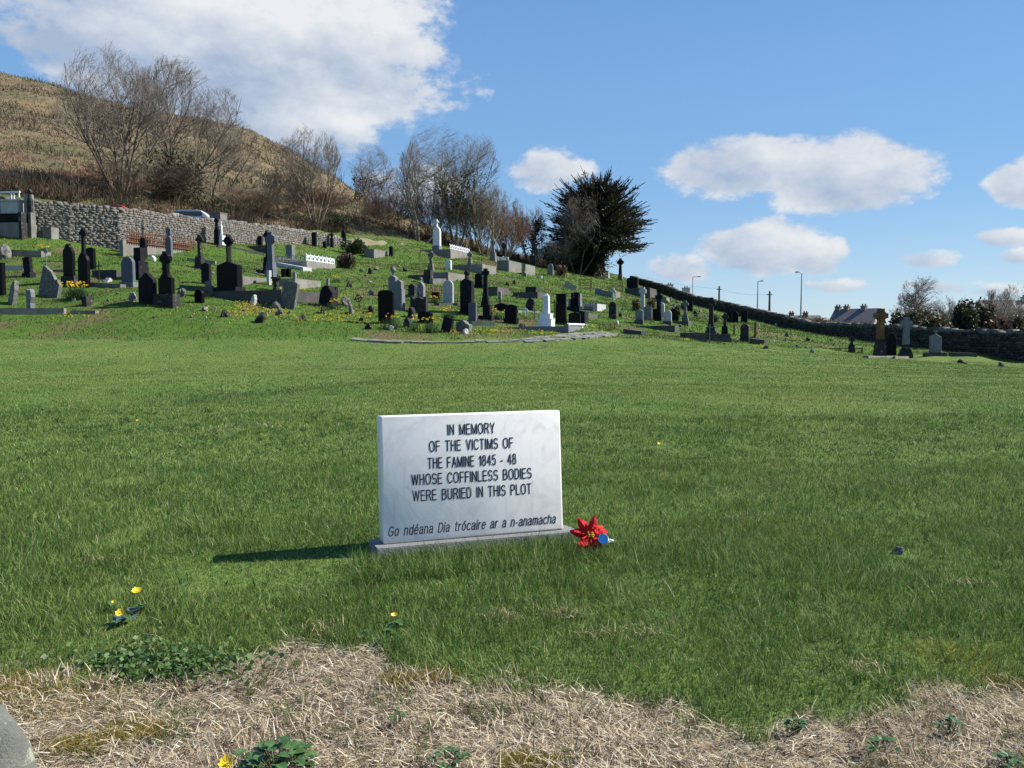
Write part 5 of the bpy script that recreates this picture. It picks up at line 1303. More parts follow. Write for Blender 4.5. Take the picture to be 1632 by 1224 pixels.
# shrubs
def shrub(px, py, w, h, label, cols, d=None, n=900, leaf=.16, twigs=True, seed=1, flat=1.0, name='shrub', asp=.6, lumps=7, group=None, cat='shrub'):
    p = at(px, py, d); s = p.y / F; W, H = w * s / 2, h * s; rn = random.Random(seed + int(px)); rt = thing(name, label, cat, p, 0, group)
    C_ = [(rn.uniform(-.6, .6) * W, rn.uniform(-.6, .6) * W * flat, rn.uniform(.24, .62) * H, rn.uniform(.32, .52)) for _ in range(lumps)]
    k = rng.integers(0, lumps, n); u = rng.normal(size=(n, 3)); u /= np.linalg.norm(u, axis=1)[:, None]; r = rng.uniform(.45, 1.08, n) ** .6
    cc = np.array(C_)[k]; pos = cc[:, :3] + u * r[:, None] * cc[:, 3:4] * np.array([W, W * flat, H * .85]) * 1.05
    pos[:, 2] = np.maximum(pos[:, 2], .02)
    c = pick(n, cols, [3, 2, 2][:len(cols)]) * rng.uniform(.7, 1.3, n)[:, None]
    leaves_np(pos, rng.uniform(.6, 1.3, n) * leaf, asp, c, 'foliage', M['leaf'], rt)
    sg = []
    for _ in range(26):
        a = rn.uniform(0, 6.28); t = (math.cos(a) * W * .7, math.sin(a) * W * .7 * flat, H * rn.uniform(.5, .95)); sg.append((0, 0, -.1, t[0] * .4, t[1] * .4, t[2] * .55, .02 + .01 * H, .015)); sg.append((t[0] * .4, t[1] * .4, t[2] * .55, *t, .015, .006))
    tubes_np(sg, np.tile((.09, .07, .05), (len(sg), 1)), 'stems', M['twig'], rt, 4)
    return rt
def twig_bush(px, py, w, h, label, tint, d=None, stems=14, seed=1, group=None, name='bare_shrub', spread=.95):
    p = at(px, py, d); s = p.y / F; W, H = w * s / 2, h * s; rn = random.Random(seed + int(px))
    S_, lv = skeleton(rn, H, stems, spread, (8, 6, 4), upright=.15, rad=.01)
    S_[:, [2, 5]] *= H / np.percentile(S_[:, 5], 99); S_[:, [0, 3, 1, 4]] *= W / np.percentile(np.abs(S_[:, 3]), 98.5)
    rt = thing(name, label, 'shrub', p, 0, group)
    c = np.array(tint) * rng.uniform(.7, 1.3, len(S_))[:, None]
    tubes_np(S_[lv < 1], c[lv < 1], 'stems', M['twig'], rt, 3); tubes_np(S_[lv >= 1], c[lv >= 1], 'twigs', M['twig'], rt, 3); return rt
DG = [(.03, .04, .018), (.05, .06, .025), (.02, .026, .014)]
shrub(565, 405, 38, 25, 'rounded dark evergreen shrub at the end of the upper stone wall', [(.04, .06, .02), (.06, .085, .03), (.025, .035, .015)], n=1300, leaf=.2)
shrub(553, 428, 36, 26, 'reddish-brown and green shrub right of the white-railed grave', [(.1, .055, .035), (.06, .08, .03), (.08, .05, .03)], n=900, leaf=.18)
shrub(938, 437, 40, 36, 'big yellow-green bush at the foot of the dark evergreen', [(.13, .12, .035), (.09, .085, .03), (.16, .15, .05)], n=1600, leaf=.22, d=86)
shrub(893, 441, 24, 20, 'russet leafless-looking shrub left of the yellow-green bush', [(.13, .07, .05), (.1, .065, .045), (.16, .1, .07)], n=700, leaf=.16)
twig_bush(892, 600, 60, 52, 'grey-brown twiggy thicket under the dark evergreen', (.15, .12, .1), d=90, stems=18)
twig_bush(862, 600, 40, 40, 'dark twiggy bush between the ivy trunk and the evergreen', (.1, .085, .06), d=90, stems=14)
shrub(1013, 496, 15, 24, 'clipped dark bush with a yellow top, left of the pale cross', [(.05, .05, .015), (.2, .14, .02), (.02, .022, .01)], n=700, leaf=.1, d=44)
shrub(1038, 495, 15, 22, 'clipped dark bush with a yellow top, right of the pale cross', [(.05, .05, .015), (.22, .15, .02), (.02, .022, .01)], n=700, leaf=.1, d=44)
shrub(1077, 506, 17, 20, 'dark round shrub right of the kerbed row of headstones', [(.035, .04, .02), (.06, .05, .03), (.03, .03, .018)], n=700, leaf=.12, d=47)
shrub(1141, 514, 11, 13, 'small pale-flecked bush behind the tallest cross', [(.1, .11, .06), (.06, .075, .03), (.14, .14, .09)], n=400, leaf=.1)
shrub(290, 600, 95, 90, 'dark ivy-tangled bush between the two tall trees above the wall', [(.06, .055, .03), (.045, .045, .022), (.1, .08, .05)], d=64, n=3000, leaf=.24, lumps=10)
twig_bush(245, 600, 170, 62, 'low tangle of dark branches under the many-stemmed tree', (.075, .058, .045), d=61, stems=22, seed=4)
shrub(345, 600, 60, 30, 'dark green undergrowth behind the upper wall at the concrete block', [(.05, .06, .025), (.08, .075, .035), (.03, .035, .018)], d=64, n=1200, leaf=.2)
shrub(540, 600, 48, 22, 'dark green laurel clump behind the end of the stone wall', [(.04, .055, .022), (.06, .075, .03), (.03, .038, .018)], d=74, n=1000, leaf=.2)
for i, (px, w, h, d, lb, tn) in enumerate([(620, 90, 62, 84, 'brown leafless thicket left of the dark-trunked tree', (.11, .08, .06)), (700, 100, 88, 84, 'brown leafless thicket below the tallest forked tree', (.12, .085, .062)),
      (760, 100, 98, 86, 'brown leafless thicket behind the tall white headstone', (.12, .088, .065)), (808, 76, 84, 88, 'reddish leafless thicket left of the ivy trunk', (.15, .095, .07)), (505, 110, 46, 76, 'brown leafless thicket under the domed bare tree', (.14, .1, .07)), (408, 90, 46, 69, 'brown leafless thicket behind the middle of the upper wall', (.13, .1, .07))]):
    twig_bush(px, 600, w, h, lb, tuple(1.35 * q for q in tn), d=d, stems=30, seed=70 + i, group='leafless thickets under the hill')
# brambles and scrub
chunks = []
N = 38000
x = rng.uniform(-62, 6, N); off = rng.random(N) ** 1.5 * 14; y = np.interp(x, HILL_X, HILL_Y) + 2.5 + off
keep = (fbm(x * .25, y * .25, 3) > .40 + .02 * off) & (x > -37 + off); x, y, off = x[keep], y[keep], off[keep]; N = len(x)
c = pick(N, [(.075, .055, .04), (.12, .085, .06), (.05, .042, .03), (.06, .065, .03)], [4, 3, 3, 2]) * rng.uniform(.7, 1.3, N)[:, None]
chunks.append(blades(np.stack([x, y, ground_z(x, y) - .05], -1), rng.uniform(.4, 1.7, N), rng.uniform(.02, .06, N), rng.uniform(0, 6.3, N), np.abs(rng.normal(.8, .45, N)), c, 3, tipw=.3))
N = 36000
x = rng.uniform(-140, -8, N); y = rng.uniform(80, 200, N); keep = (hill_mask(x, y) > .5) & (fbm(x * .11 + 3, y * .11, 3) > .575) & (np.abs(x) < .8 * y); x, y = x[keep], y[keep]; N = len(x)
c = pick(N, [(.07, .05, .04), (.1, .075, .055), (.05, .05, .03)], [4, 3, 2]) * rng.uniform(.7, 1.3, N)[:, None]
chunks.append(blades(np.stack([x, y, ground_z(x, y) - .05], -1), rng.uniform(.4, 1.5, N), rng.uniform(.05, .14, N), rng.uniform(0, 6.3, N), np.abs(rng.normal(.6, .45, N)), c, 2, tipw=.3))
tag(emit('bramble_scrub', chunks, M['drygrass']), 'dark brown brambles and scrub along the foot and top of the hill', 'scrub', None, 'stuff')
# ------------------------------------------------------------------ behind the right wall
for i, (px, w, top, d, lb, cols) in enumerate([(1436, 52, 490, 60, 'dark rounded evergreen bush behind the orange-brown cross', DG), (1482, 66, 494, 58, 'olive hedge clump beneath the round-crowned bare tree', [(.07, .07, .03), (.05, .05, .025), (.09, .08, .045)]),
      (1535, 50, 472, 60, 'tall ragged dark evergreen behind the right wall', DG), (1566, 44, 478, 62, 'second dark evergreen close right of the ragged one', [(.035, .035, .018), (.06, .045, .03), (.025, .025, .014)]),
      (1590, 40, 500, 58, 'russet bush right of the dark evergreens', [(.11, .06, .04), (.08, .055, .035), (.06, .05, .03)]), (1615, 46, 497, 66, 'olive bush behind the parked vehicle at right', [(.09, .085, .05), (.06, .06, .03), (.12, .1, .07)]), (1655, 50, 500, 62, 'bush at the far right edge behind the wall', [(.08, .075, .045), (.06, .055, .03), (.1, .085, .06)])]):
    b = at(px, 600, d); v = pix_dir(px, top); Hh = (CAM_H + v[2] * d / v[1] - b.z) * F / d
    shrub(px, 600, w, Hh, lb, cols, d=d, n=3200, leaf=.26, lumps=11, seed=i, group='hedge bushes behind the right wall')
for i, (px, w, top, d, lb) in enumerate([(1290, 60, 506, 74, 'reddish leafless scrub left of the long house roof'), (1350, 90, 509, 66, 'grey-brown leafless scrub before the long house'), (1390, 40, 515, 62, 'brown leafless scrub at the white gable'), (1455, 60, 484, 66, 'greyish leafless thicket left of the round-crowned tree'), (1515, 60, 478, 70, 'greyish leafless thicket right of the round-crowned tree'), (1600, 70, 486, 74, 'greyish leafless thicket below the right edge tree')]):
    b = at(px, 600, d); v = pix_dir(px, top); Hh = (CAM_H + v[2] * d / v[1] - b.z) * F / d
    twig_bush(px, 600, w, Hh, lb, ((.2, .13, .1) if i == 0 else (.17, .145, .12)), d=d, stems=20, seed=90 + i, group='leafless scrub behind the right wall')
M['render'] = plain_mat('pale_wall_render', (.55, .53, .48), .9, .1)
M['slates'] = stone_mat('roof_slates', (.12, .114, .112), (.18, .17, .16), 6, .6)
M['brick'] = plain_mat('chimney_brick', (.3, .12, .08), .9)
M['glass'] = plain_mat('dark_window_glass', (.02, .025, .03), .1, .6)
def house(xl, xr, ridge, d, label, chim, depth=7.0, eave=2.6, group=None, chm='render', rz=-6, ch=.35, cw=.3):
    a, b = at(xl, 600, d), at(xr, 600, d); v = pix_dir(xl, ridge); zr = CAM_H + v[2] * d / v[1]; L = (b.x - a.x) * (.84 if rz < -20 else 1); g = min(a.z, b.z) - .5
    rt = thing('house', label, 'house', Vector((a.x, d, g)), R(rz), group); z1 = zr - g; ze = z1 - 2.6
    mb = MB(); mb.prism([(0, 0), (depth, 0), (depth, ze), (depth / 2, z1 - .12), (0, ze)], 0, L)
    mb.v = [(y, x, z) for x, y, z in mb.v]; mb.f = [tuple(reversed(f)) for f in mb.f]
    mb.build('wall', M['render'], rt)
    mb = MB(); o = .3
    for sgn in (0, 1):
        y0, y1 = ((-o, depth / 2) if sgn == 0 else (depth + o, depth / 2)); k = 2.6 / (depth / 2)
        mb.add([(-.15, y0, ze - o * k), (L + .15, y0, ze - o * k), (L + .15, y1, z1), (-.15, y1, z1), (-.15, y0, ze - o * k + .12), (L + .15, y0, ze - o * k + .12), (L + .15, y1, z1 + .12), (-.15, y1, z1 + .12)],
               [(3, 2, 1, 0), (4, 5, 6, 7), (0, 1, 5, 4), (1, 2, 6, 5), (2, 3, 7, 6), (3, 0, 4, 7)])
    rf = mb.build('roof', M['slates'], rt)
    for cx in chim:
        xx = (cx - xl) / (xr - xl) * L
        MB().box(xx - cw, xx + cw, depth / 2 - .4, depth / 2 + .4, z1 - .5, z1 + ch).box(xx - cw - .07, xx + cw + .07, depth / 2 - .46, depth / 2 + .46, z1 + ch, z1 + ch + .12).build('chimney', M[chm], rf)
        for q in (-.18, .18): MB().lathe([(.11, z1 + ch + .12), (.11, z1 + ch + .36)], 8, (xx + q, depth / 2, 0)).build('chimney_pot', M['brick'], rf)
    for i in range(max(2, int(L / 3))):
        xx = (i + .5) * 3 * L / (3 * max(2, int(L / 3))); f = MB().box(xx - .6, xx + .6, -.06, .1, ze - 1.6, ze - .4).build('window', M['white'], rt); MB().box(xx - .5, xx + .5, -.075, -.04, ze - 1.5, ze - .5).build('pane', M['glass'], f)
    return rt
house(1314, 1394, 493, 105, 'long low slate-roofed house with a white right gable behind the wall', (1318, 1334, 1366), group='houses beyond the wall', rz=-42, chm='concrete')
house(1262, 1312, 503, 118, 'lower slate-roofed house left of the long one behind the wall', (1268, 1290), chm='brick', ch=.4, group='houses beyond the wall')
house(1580, 1680, 478, 92, 'dark-roofed house at the right edge behind the bushes', (1650,), group='houses beyond the wall')
house(1056, 1078, 464, 135, 'house hidden by the crest wall with only its pale chimney showing, left one', (1068,), group='houses beyond the wall', ch=1.2, cw=.6)
house(1084, 1106, 471, 128, 'house hidden by the crest wall with only its pale chimney showing, right one', (1095,), group='houses beyond the wall', ch=1.3, cw=.6)
M['lamp'] = plain_mat('lamp_housing', (.6, .62, .63), .3, .5)
def street_lamp(px, ytop, d, arm, label):
    p = at(px, 600, d); v = pix_dir(px, ytop); H = CAM_H + v[2] * d / v[1] - p.z; a = arm * d / F
    rt = thing('street_lamp', label, 'street lamp', p, 0, 'street lamps along the road beyond the wall')
    MB().tube((0, 0, -.3), (0, 0, H * .3), .1, .085, 8).tube((0, 0, H * .3), (0, 0, H - .1), .08, .05, 8).build('pole', M['galv'], rt)
    MB().tube((0, 0, H - .1), (a * .3, 0, H), .045, n=6).tube((a * .3, 0, H), (a * .75, 0, H + .02), .04, n=6).build('arm', M['galv'], rt)
    MB().box(min(a * .6, a * 1.15), max(a * .6, a * 1.15), -.14, .14, H - .06, H + .1, .03).build('lamp_head', M['lamp'], rt)
street_lamp(1274, 434, 92, -9, 'tallest street lamp with its head turned left, beyond the wall')
street_lamp(1205, 448, 108, 7, 'street lamp with its head turned right, left of the tallest one')
street_lamp(1102, 441, 132, 11, 'faint street lamp above the pale chimney')
poles = []
for px, yt, d, lb in [(1144, 456, 112, 'wooden utility pole rising behind the dark wall, left one'), (1224, 464, 102, 'wooden utility pole rising behind the dark wall, right one')]:
    p = at(px, 600, d); v = pix_dir(px, yt); H = CAM_H + v[2] * d / v[1] - p.z
    rt = thing('utility_pole', lb, 'utility pole', p, 0, 'utility poles beyond the wall')
    MB().tube((0, 0, -.3), (0, 0, H), .16, .11, 8).build('pole', M['wood'], rt); MB().box(-.35, .35, -.05, .05, H - .5, H - .4).build('crossarm', M['wood'], rt)
    poles.append(p + Vector((0, 0, H - .35)))
a0 = at(1010, 600, 125); v = pix_dir(1010, 436); a0 = Vector((v[0] * 125 / v[1], 125, CAM_H + v[2] * 125 / v[1]))
mb = MB()
for A_, B_ in ((a0, poles[0]), (poles[0], poles[1])):
    for i in range(12):
        g = lambda t: A_.lerp(B_, t) - Vector((0, 0, 1.6 * t * (1 - t)))
        mb.tube(g(i / 12), g((i + 1) / 12), .012, n=4)
tag(mb.build('overhead_wire', M['iron']), 'thin overhead wire strung between the two utility poles', 'wire')
def car(px, ytop, drange, paint, label, rz):
    best = min(np.linspace(*drange, 30), key=lambda d: abs(CAM_H + pix_dir(px, ytop)[2] * d / pix_dir(px, ytop)[1] - (gz(pix_dir(px, ytop)[0] * d / pix_dir(px, ytop)[1], d) + 1.45)))
    p = at(px, 600, float(best)); rt = thing('parked_car', label, 'car', p, R(rz), 'cars parked behind the walls')
    m_ = plain_mat('car_paint_' + paint[0], paint[1], .3, .5, .05)
    prof = [(-2.0, .3), (2.0, .3), (2.05, .6), (1.95, .85), (1.2, .95), (-1.6, .98), (-2.0, .85)]
    MB().prism(prof, -.82, .82, .06).build('body', m_, rt)
    MB().prism([(1.15, .9), (.55, 1.40), (.2, 1.47), (-.9, 1.47), (-1.3, 1.36), (-1.75, .92)], -.7, .7, .08).build('cabin', m_, rt)
    MB().box(-1.3, .6, -.715, .715, 1.0, 1.32).build('side_window', M['glass'], rt)
    for x_ in (-1.25, 1.25):
        for y_ in (-.72, .72): w_ = MB(); w_.tube((x_, y_ - .1, .31), (x_, y_ + .1, .31), .31, n=18); w_.build('wheel', M['iron'], rt)
car(196, 331, (51.5, 54), ('red', (.4, .03, .03)), 'red parked car of which only the roof shows above the upper wall', 5)
car(319, 352.5, (56.5, 59), ('silver', (.5, .52, .55)), 'silver parked car of which only the roof shows left of the concrete block', 5)
car(1620, 519, (52, 80), ('white', (.5, .56, .68)), 'pale blue-white parked car peeping over the right wall', 82)

# ------------------------------------------------------------------ flowers among the graves
M['petal'] = attr_mat('petals', .45, .35, .25)
def daffodils(px, py, w, h, label, n=26, seed=1):
    p = at(px, py); s = p.y / F; W, H = w * s / 2, h * s; rt = thing('daffodil_clump', label, 'daffodils', p, 0, 'daffodil clumps')
    N = n * 9; x = rng.normal(0, .45, N) * W; y = rng.normal(0, .45, N) * W * .7
    b = blades(np.stack([x, y, 0 * x - .05], -1), rng.uniform(.6, 1.0, N) * H, np.full(N, .022), rng.uniform(0, 6.3, N), np.abs(rng.normal(.3, .22, N)), pick(N, [(.035, .075, .03), (.05, .1, .04)], [1, 1]) * rng.uniform(.8, 1.2, N)[:, None], 2)
    np_mesh('leaves', b[0], b[1], 4, M['grass'], b[2], rt)
    x = rng.normal(0, .5, n) * W; y = rng.normal(0, .5, n) * W * .7 - .05; z = rng.uniform(.75, 1.12, n) * H
    fc = pick(n, [(.75, .5, .02), (.8, .58, .05), (.75, .38, .01)], [3, 2, 1])
    for i in range(n): leaves_np(np.repeat(np.array([[x[i], y[i], z[i]]]), 7, 0), np.full(7, .05), .7, np.repeat(fc[i:i + 1], 7, 0), 'flower', M['petal'], rt)
for a in [(123, 476, 36, 24, 'daffodil clump with many yellow flowers at the broken sloping slab', 46), (532, 492, 28, 15, 'daffodil clump at the foot of the rugged dark headstone', 10), (626, 524, 28, 22, 'daffodil clump in front of the big black headstone', 12),
          (660, 527, 22, 22, 'daffodil clump left of the pair below the black gabled marker', 8), (686, 530, 24, 24, 'daffodil clump right of the pair below the black gabled marker', 12), (714, 506, 26, 14, 'daffodil clump between the black gabled marker and the tall gabled headstone', 14),
          (693, 482, 16, 10, 'daffodil clump under the small black tablet', 12), (795, 510, 22, 16, 'daffodil clump left of the square black headstone', 12), (535, 450, 16, 10, 'few daffodils right of the white-posted grave', 8), (70, 404, 18, 12, 'daffodils behind the thin grey wheeled cross', 18)]:
    daffodils(*a[:5], n=a[5])
# low yellow celandines
chunks_p = []
for (px, py, rx, ry, n) in [(390, 492, 30, 10, 190), (425, 500, 30, 8, 170), (478, 506, 36, 8, 110), (530, 505, 30, 7, 100), (570, 510, 30, 7, 120), (600, 512, 14, 6, 40), (410, 445, 12, 3, 25), (480, 462, 16, 3, 30), (120, 505, 30, 3, 30), (545, 475, 12, 4, 30), (800, 530, 20, 4, 60), (870, 532, 26, 4, 50), (770, 532, 16, 5, 40), (720, 530, 16, 3, 30),
                            (30, 380, 20, 4, 40), (410, 410, 14, 4, 30), (940, 522, 10, 4, 20), (1095, 543, 8, 2, 16), (1210, 553, 12, 2, 20), (890, 455, 40, 6, 30), (300, 495, 60, 8, 24), (655, 524, 60, 6, 60)]:
    n = int(n * .75); X_ = rng.normal(px, rx * .6, n); Y_ = rng.normal(py, ry * .6, n); c0 = at(px, py); s = c0.y / F
    x = c0.x + (X_ - px) * s; ky = s * 6.5; y = c0.y - (Y_ - py) * ky; chunks_p.append(np.stack([x, y, ground_z(x, y) + rng.uniform(.04, .1, n)], -1))
pos = np.repeat(np.concatenate(chunks_p), 6, 0); n = len(pos)
cel = leaves_np(pos, rng.uniform(.026, .045, n), .7, pick(n, [(.7, .55, .03), (.65, .42, .02)], [2, 1]), 'celandines', M['petal'], None, None)
tag(cel, 'yellow celandines scattered through the rough grass of the graves', 'wild flowers', None, 'stuff')

# ------------------------------------------------------------------ the famine memorial
m, n = mat_new('white_marble')
t = n.new('ShaderNodeTexCoord'); a = n.noise(t.outputs['Object'], 3.2, 7, .62, dist=.9); b_ = n.noise(t.outputs['Object'], 9, 5, .6, dist=.5); s3 = n.noise(t.outputs['Object'], 55, 2, .5)
so = n.new('ShaderNodeSeparateXYZ'); n.l.new(t.outputs['Object'], so.inputs[0])
st_m = n.new('ShaderNodeMapping'); st_m.inputs['Scale'].default_value = (26, 26, 1.6); n.l.new(t.outputs['Object'], st_m.inputs[0]); stk = n.noise(st_m.outputs[0], 1.0, 4, .6)
vn = n.noise(t.outputs['Object'], 2.3, 8, .6, dist=1.6); vein = n.math('SUBTRACT', 1.0, n.math('MULTIPLY', n.math('ABSOLUTE', n.math('SUBTRACT', vn, .5)), 14.0), clamp=True)
c = n.mix(n.math('MULTIPLY', n.step(a, .42, .72), .7), (.89, .86, .80), (.76, .74, .70))
c = n.mix(n.math('MULTIPLY', vein, .16), c, (.40, .41, .43))
c = n.mix(n.math('MULTIPLY', n.step(b_, .55, .75), .4), c, (.5, .47, .42))
c = n.mix(n.math('MULTIPLY', n.step(stk, .55, .8), .28), c, (.46, .45, .42))
low = n.math('MULTIPLY', n.step(n.math('ADD', so.outputs[2], n.math('MULTIPLY', b_, .10)), .12, .03), .5)
c = n.mix(low, c, (.42, .40, .33))
c = n.mix(n.math('MULTIPLY', n.step(s3, .72, .8), .6), c, (.3, .29, .27))
out(n, bsdf(n, c, .45, .4, bump(n, s3, .0008, .4)).outputs[0]); M['marble'] = m
M['plinth'] = stone_mat('memorial_plinth_stone', (.19, .19, .192), (.28, .28, .277), 7, .9, (.12, .12, .09), .15)
M['letter'] = plain_mat('inscription_paint', (.02, .02, .028), .6, .3)
rt = thing('memorial_stone', 'white marble memorial slab with a black inscription on the lawn', 'memorial', Vector((pL.x, pL.y, zb)), ANG, None, (R(-5), 0))
bmm = bmesh.new(); bmesh.ops.create_cube(bmm, size=1)
for v in bmm.verts: v.co = Vector(((v.co.x + .5) * SW, (v.co.y + .5) * ST_, (v.co.z + .5) * SH))
bmesh.ops.bevel(bmm, geom=bmm.edges[:], offset=.011, segments=3, profile=.5, affect='EDGES')
me = bpy.data.meshes.new('slab'); bmm.to_mesh(me); bmm.free(); me.materials.append(M['marble']); me.polygons.foreach_set('use_smooth', [True] * len(me.polygons))
try: me.set_sharp_from_angle(angle=R(50))
except Exception: pass
slab = bpy.data.objects.new('slab', me); col.objects.link(slab); slab.parent = rt
bmm = bmesh.new(); bmesh.ops.create_cube(bmm, size=1)
for v in bmm.verts: v.co = Vector((v.co.x * (SW + .13) + SW / 2 + .012, v.co.y * .31 + ST_ / 2 - .02, v.co.z * .3 - .151))
bmesh.ops.bevel(bmm, geom=bmm.edges[:], offset=.006, segments=2, affect='EDGES')
me = bpy.data.meshes.new('plinth'); bmm.to_mesh(me); bmm.free(); me.materials.append(M['plinth'])
pl = bpy.data.objects.new('plinth', me); col.objects.link(pl); pl.parent = rt
def E_(cx, cy, rx, ry, a0, a1, n=14, k=.86):
    """arc of a slightly squared oval, degrees"""
    o = []
    for i in range(n + 1):
        t = R(a0 + (a1 - a0) * i / n); c_, s_ = math.cos(t), math.sin(t)
        o.append((cx + rx * math.copysign(abs(c_) ** k, c_), cy + ry * math.copysign(abs(s_) ** k, s_)))
    return o
XH = .74                                                       # x-height
gl_n = [[(0, 0), (0, XH)], [(0, .46)] + E_(.2, .50, .2, .24, 180, 0, 10) + [(.4, 0)]]
gl_o = [E_(.22, XH / 2, .22, XH / 2, 0, 360, 22)]
gl_a = [E_(.2, XH - .2, .19, .2, 165, 0, 8) + [(.39, .12), (.43, 0)], [(.39, .44), (.2, .40)] + E_(.18, .2, .18, .2, 95, 270, 9) + [(.28, .03), (.39, .14)]]
gl_e = [[(.02, .4), (.43, .4)] + E_(.22, XH / 2, .215, XH / 2, 8, 318, 18)]
GLYPH = {' ': (.3, []), 'I': (0, [[(0, 0), (0, 1)]]), 'N': (.5, [[(0, 0), (0, 1), (.5, 0), (.5, 1)]]), 'M': (.62, [[(0, 0), (0, 1), (.31, .02), (.62, 1), (.62, 0)]]),
 'E': (.46, [[(.46, 0), (0, 0), (0, 1), (.45, 1)], [(0, .53), (.42, .53)]]), 'F': (.44, [[(0, 0), (0, 1), (.44, 1)], [(0, .5), (.38, .5)]]), 'L': (.42, [[(0, 1), (0, 0), (.42, 0)]]),
 'O': (.6, [E_(.3, .5, .3, .5, 0, 360, 26)]), 'C': (.54, [E_(.29, .5, .29, .5, 38, 322, 22)]), 'G': (.58, [E_(.3, .5, .3, .5, 42, 318, 22) + [(.56, .2), (.56, .46), (.32, .46)]]),
 'R': (.52, [[(0, 0), (0, 1), (.26, 1)] + E_(.26, .755, .23, .245, 80, -80, 10) + [(.26, .51), (0, .51)], [(.26, .5), (.4, .36), (.52, 0)]]),
 'P': (.48, [[(0, 0), (0, 1), (.26, 1)] + E_(.26, .735, .23, .265, 80, -80, 10) + [(.26, .47), (0, .47)]]),
 'B': (.5, [[(0, 0), (0, 1), (.25, 1)] + E_(.25, .765, .2, .235, 80, -80, 9) + [(0, .53)], [(.25, .53)] + E_(.25, .265, .25, .265, 80, -80, 9) + [(.25, 0), (0, 0)]]),
 'D': (.52, [[(0, 0), (0, 1), (.2, 1)] + E_(.22, .5, .3, .5, 82, -82, 14) + [(.2, 0), (0, 0)]]), 'U': (.5, [[(0, 1), (0, .3)] + E_(.25, .3, .25, .3, 180, 360, 12) + [(.5, 1)]]),
 'Y': (.52, [[(0, 1), (.26, .45), (.52, 1)], [(.26, .45), (.26, 0)]]), 'T': (.5, [[(0, 1), (.5, 1)], [(.25, 1), (.25, 0)]]), 'H': (.5, [[(0, 0), (0, 1)], [(.5, 0), (.5, 1)], [(0, .53), (.5, .53)]]),
 'V': (.52, [[(0, 1), (.26, 0), (.52, 1)]]), 'W': (.8, [[(0, 1), (.19, 0), (.4, 1), (.61, 0), (.8, 1)]]), 'A': (.54, [[(0, 0), (.27, 1), (.54, 0)], [(.1, .33), (.44, .33)]]),
 'S': (.5, [E_(.25, .755, .23, .245, 25, 265, 13) + E_(.25, .265, .25, .265, 85, -155, 13)]),
 '1': (.24, [[(.02, .76), (.22, .98), (.22, 0)]]), '8': (.46, [E_(.23, .76, .2, .24, -90, 270, 18), E_(.23, .265, .23, .265, 90, 450, 18)]), '4': (.5, [[(.38, 0), (.38, 1), (.0, .3), (.5, .3)]]),
 '5': (.46, [[(.42, 1), (.09, 1), (.04, .54)] + E_(.22, .33, .23, .33, 128, -150, 15)]), '-': (.24, [[(.0, .36), (.24, .36)]]),
 'o': (.44, gl_o), 'n': (.4, gl_n), 'd': (.42, [[(.42, 0), (.42, 1)], E_(.21, XH / 2, .21, XH / 2, 0, 360, 20)]), 'a': (.42, gl_a), 'e': (.43, gl_e), 'i': (0, [[(0, 0), (0, XH)], [(0, .93), (0, 1.0)]]),
 't': (.24, [[(.1, .97), (.1, .13), (.16, .02), (.25, .02)], [(0, XH), (.24, XH)]]), 'r': (.24, [[(0, 0), (0, XH)], [(0, .45), (.08, .66), (.24, .72)]]), 'c': (.4, [E_(.215, XH / 2, .215, XH / 2, 40, 320, 18)]),
 'h': (.4, [[(0, 0), (0, 1)], gl_n[1]]), 'm': (.66, [[(0, 0), (0, XH)], [(0, .46)] + E_(.165, .52, .165, .22, 180, 0, 9) + [(.33, 0)], [(.33, .46)] + E_(.495, .52, .165, .22, 180, 0, 9) + [(.66, 0)]]),
 '\u00e9': (.43, gl_e + [[(.2, .88), (.31, 1.06)]]), '\u00f3': (.44, gl_o + [[(.17, .90), (.34, 1.0)]])}
def lettering(lines, name, shear):
    """cut and painted letters: strokes of even width with square ends, a hair proud of the marble"""
    for txt, px0, px1, vmid, cap in lines:
        pen, strokes = 0.0, []
        for ch in txt:
            w_, st = GLYPH[ch]
            for q in st: strokes.append([(x + pen + shear * y, y) for x, y in q])
            pen += w_ + .26
        xs_ = [x for q in strokes for x, _ in q]; x0, x1 = min(xs_) - .07, max(xs_) + .07; W0, W1 = sx(px0), sx(px1); k = (W1 - W0) / (x1 - x0)
        z = SH * (1 - vmid); hw = .060 * cap; o = MB(); lift = 0
        T = lambda p_: (W0 + (p_[0] - x0) * k, z + (p_[1] - .5) * cap)
        for q in strokes:
            P_ = [T(p_) for p_ in q]
            for i in range(len(P_) - 1):
                (ax, az_), (bx, bz) = P_[i], P_[i + 1]; L = math.hypot(bx - ax, bz - az_)
                if L < 1e-7: continue
                ux, uz = (bx - ax) / L, (bz - az_) / L; e0 = hw * (.55 if i else .95); e1 = hw * (.55 if i < len(P_) - 2 else .95)
                ax -= ux * e0; az_ -= uz * e0; bx += ux * e1; bz += uz * e1; y = -.0011 - .00002 * (lift % 9); lift += 1
                o.add([(ax - uz * hw, y, az_ + ux * hw), (ax + uz * hw, y, az_ - ux * hw), (bx + uz * hw, y, bz - ux * hw), (bx - uz * hw, y, bz + ux * hw)], [(0, 1, 2, 3)])
        o.build(name, M['letter'], slab)
def sx(px): return along(px, zb + .4)
lettering([('IN MEMORY', 717, 793, .128, .056), ('OF THE VICTIMS OF', 687, 822, .255, .056), ('THE FAMINE 1845 - 48', 684, 826, .388, .056), ('WHOSE COFFINLESS BODIES', 657, 850, .512, .056), ('WERE BURIED IN THIS PLOT', 658, 849, .640, .056)], 'inscription_line', 0.0)
lettering([('Go nd\u00e9ana Dia tr\u00f3caire ar a n-anamacha', 618, 887, .903, .050)], 'inscription_line', .22)

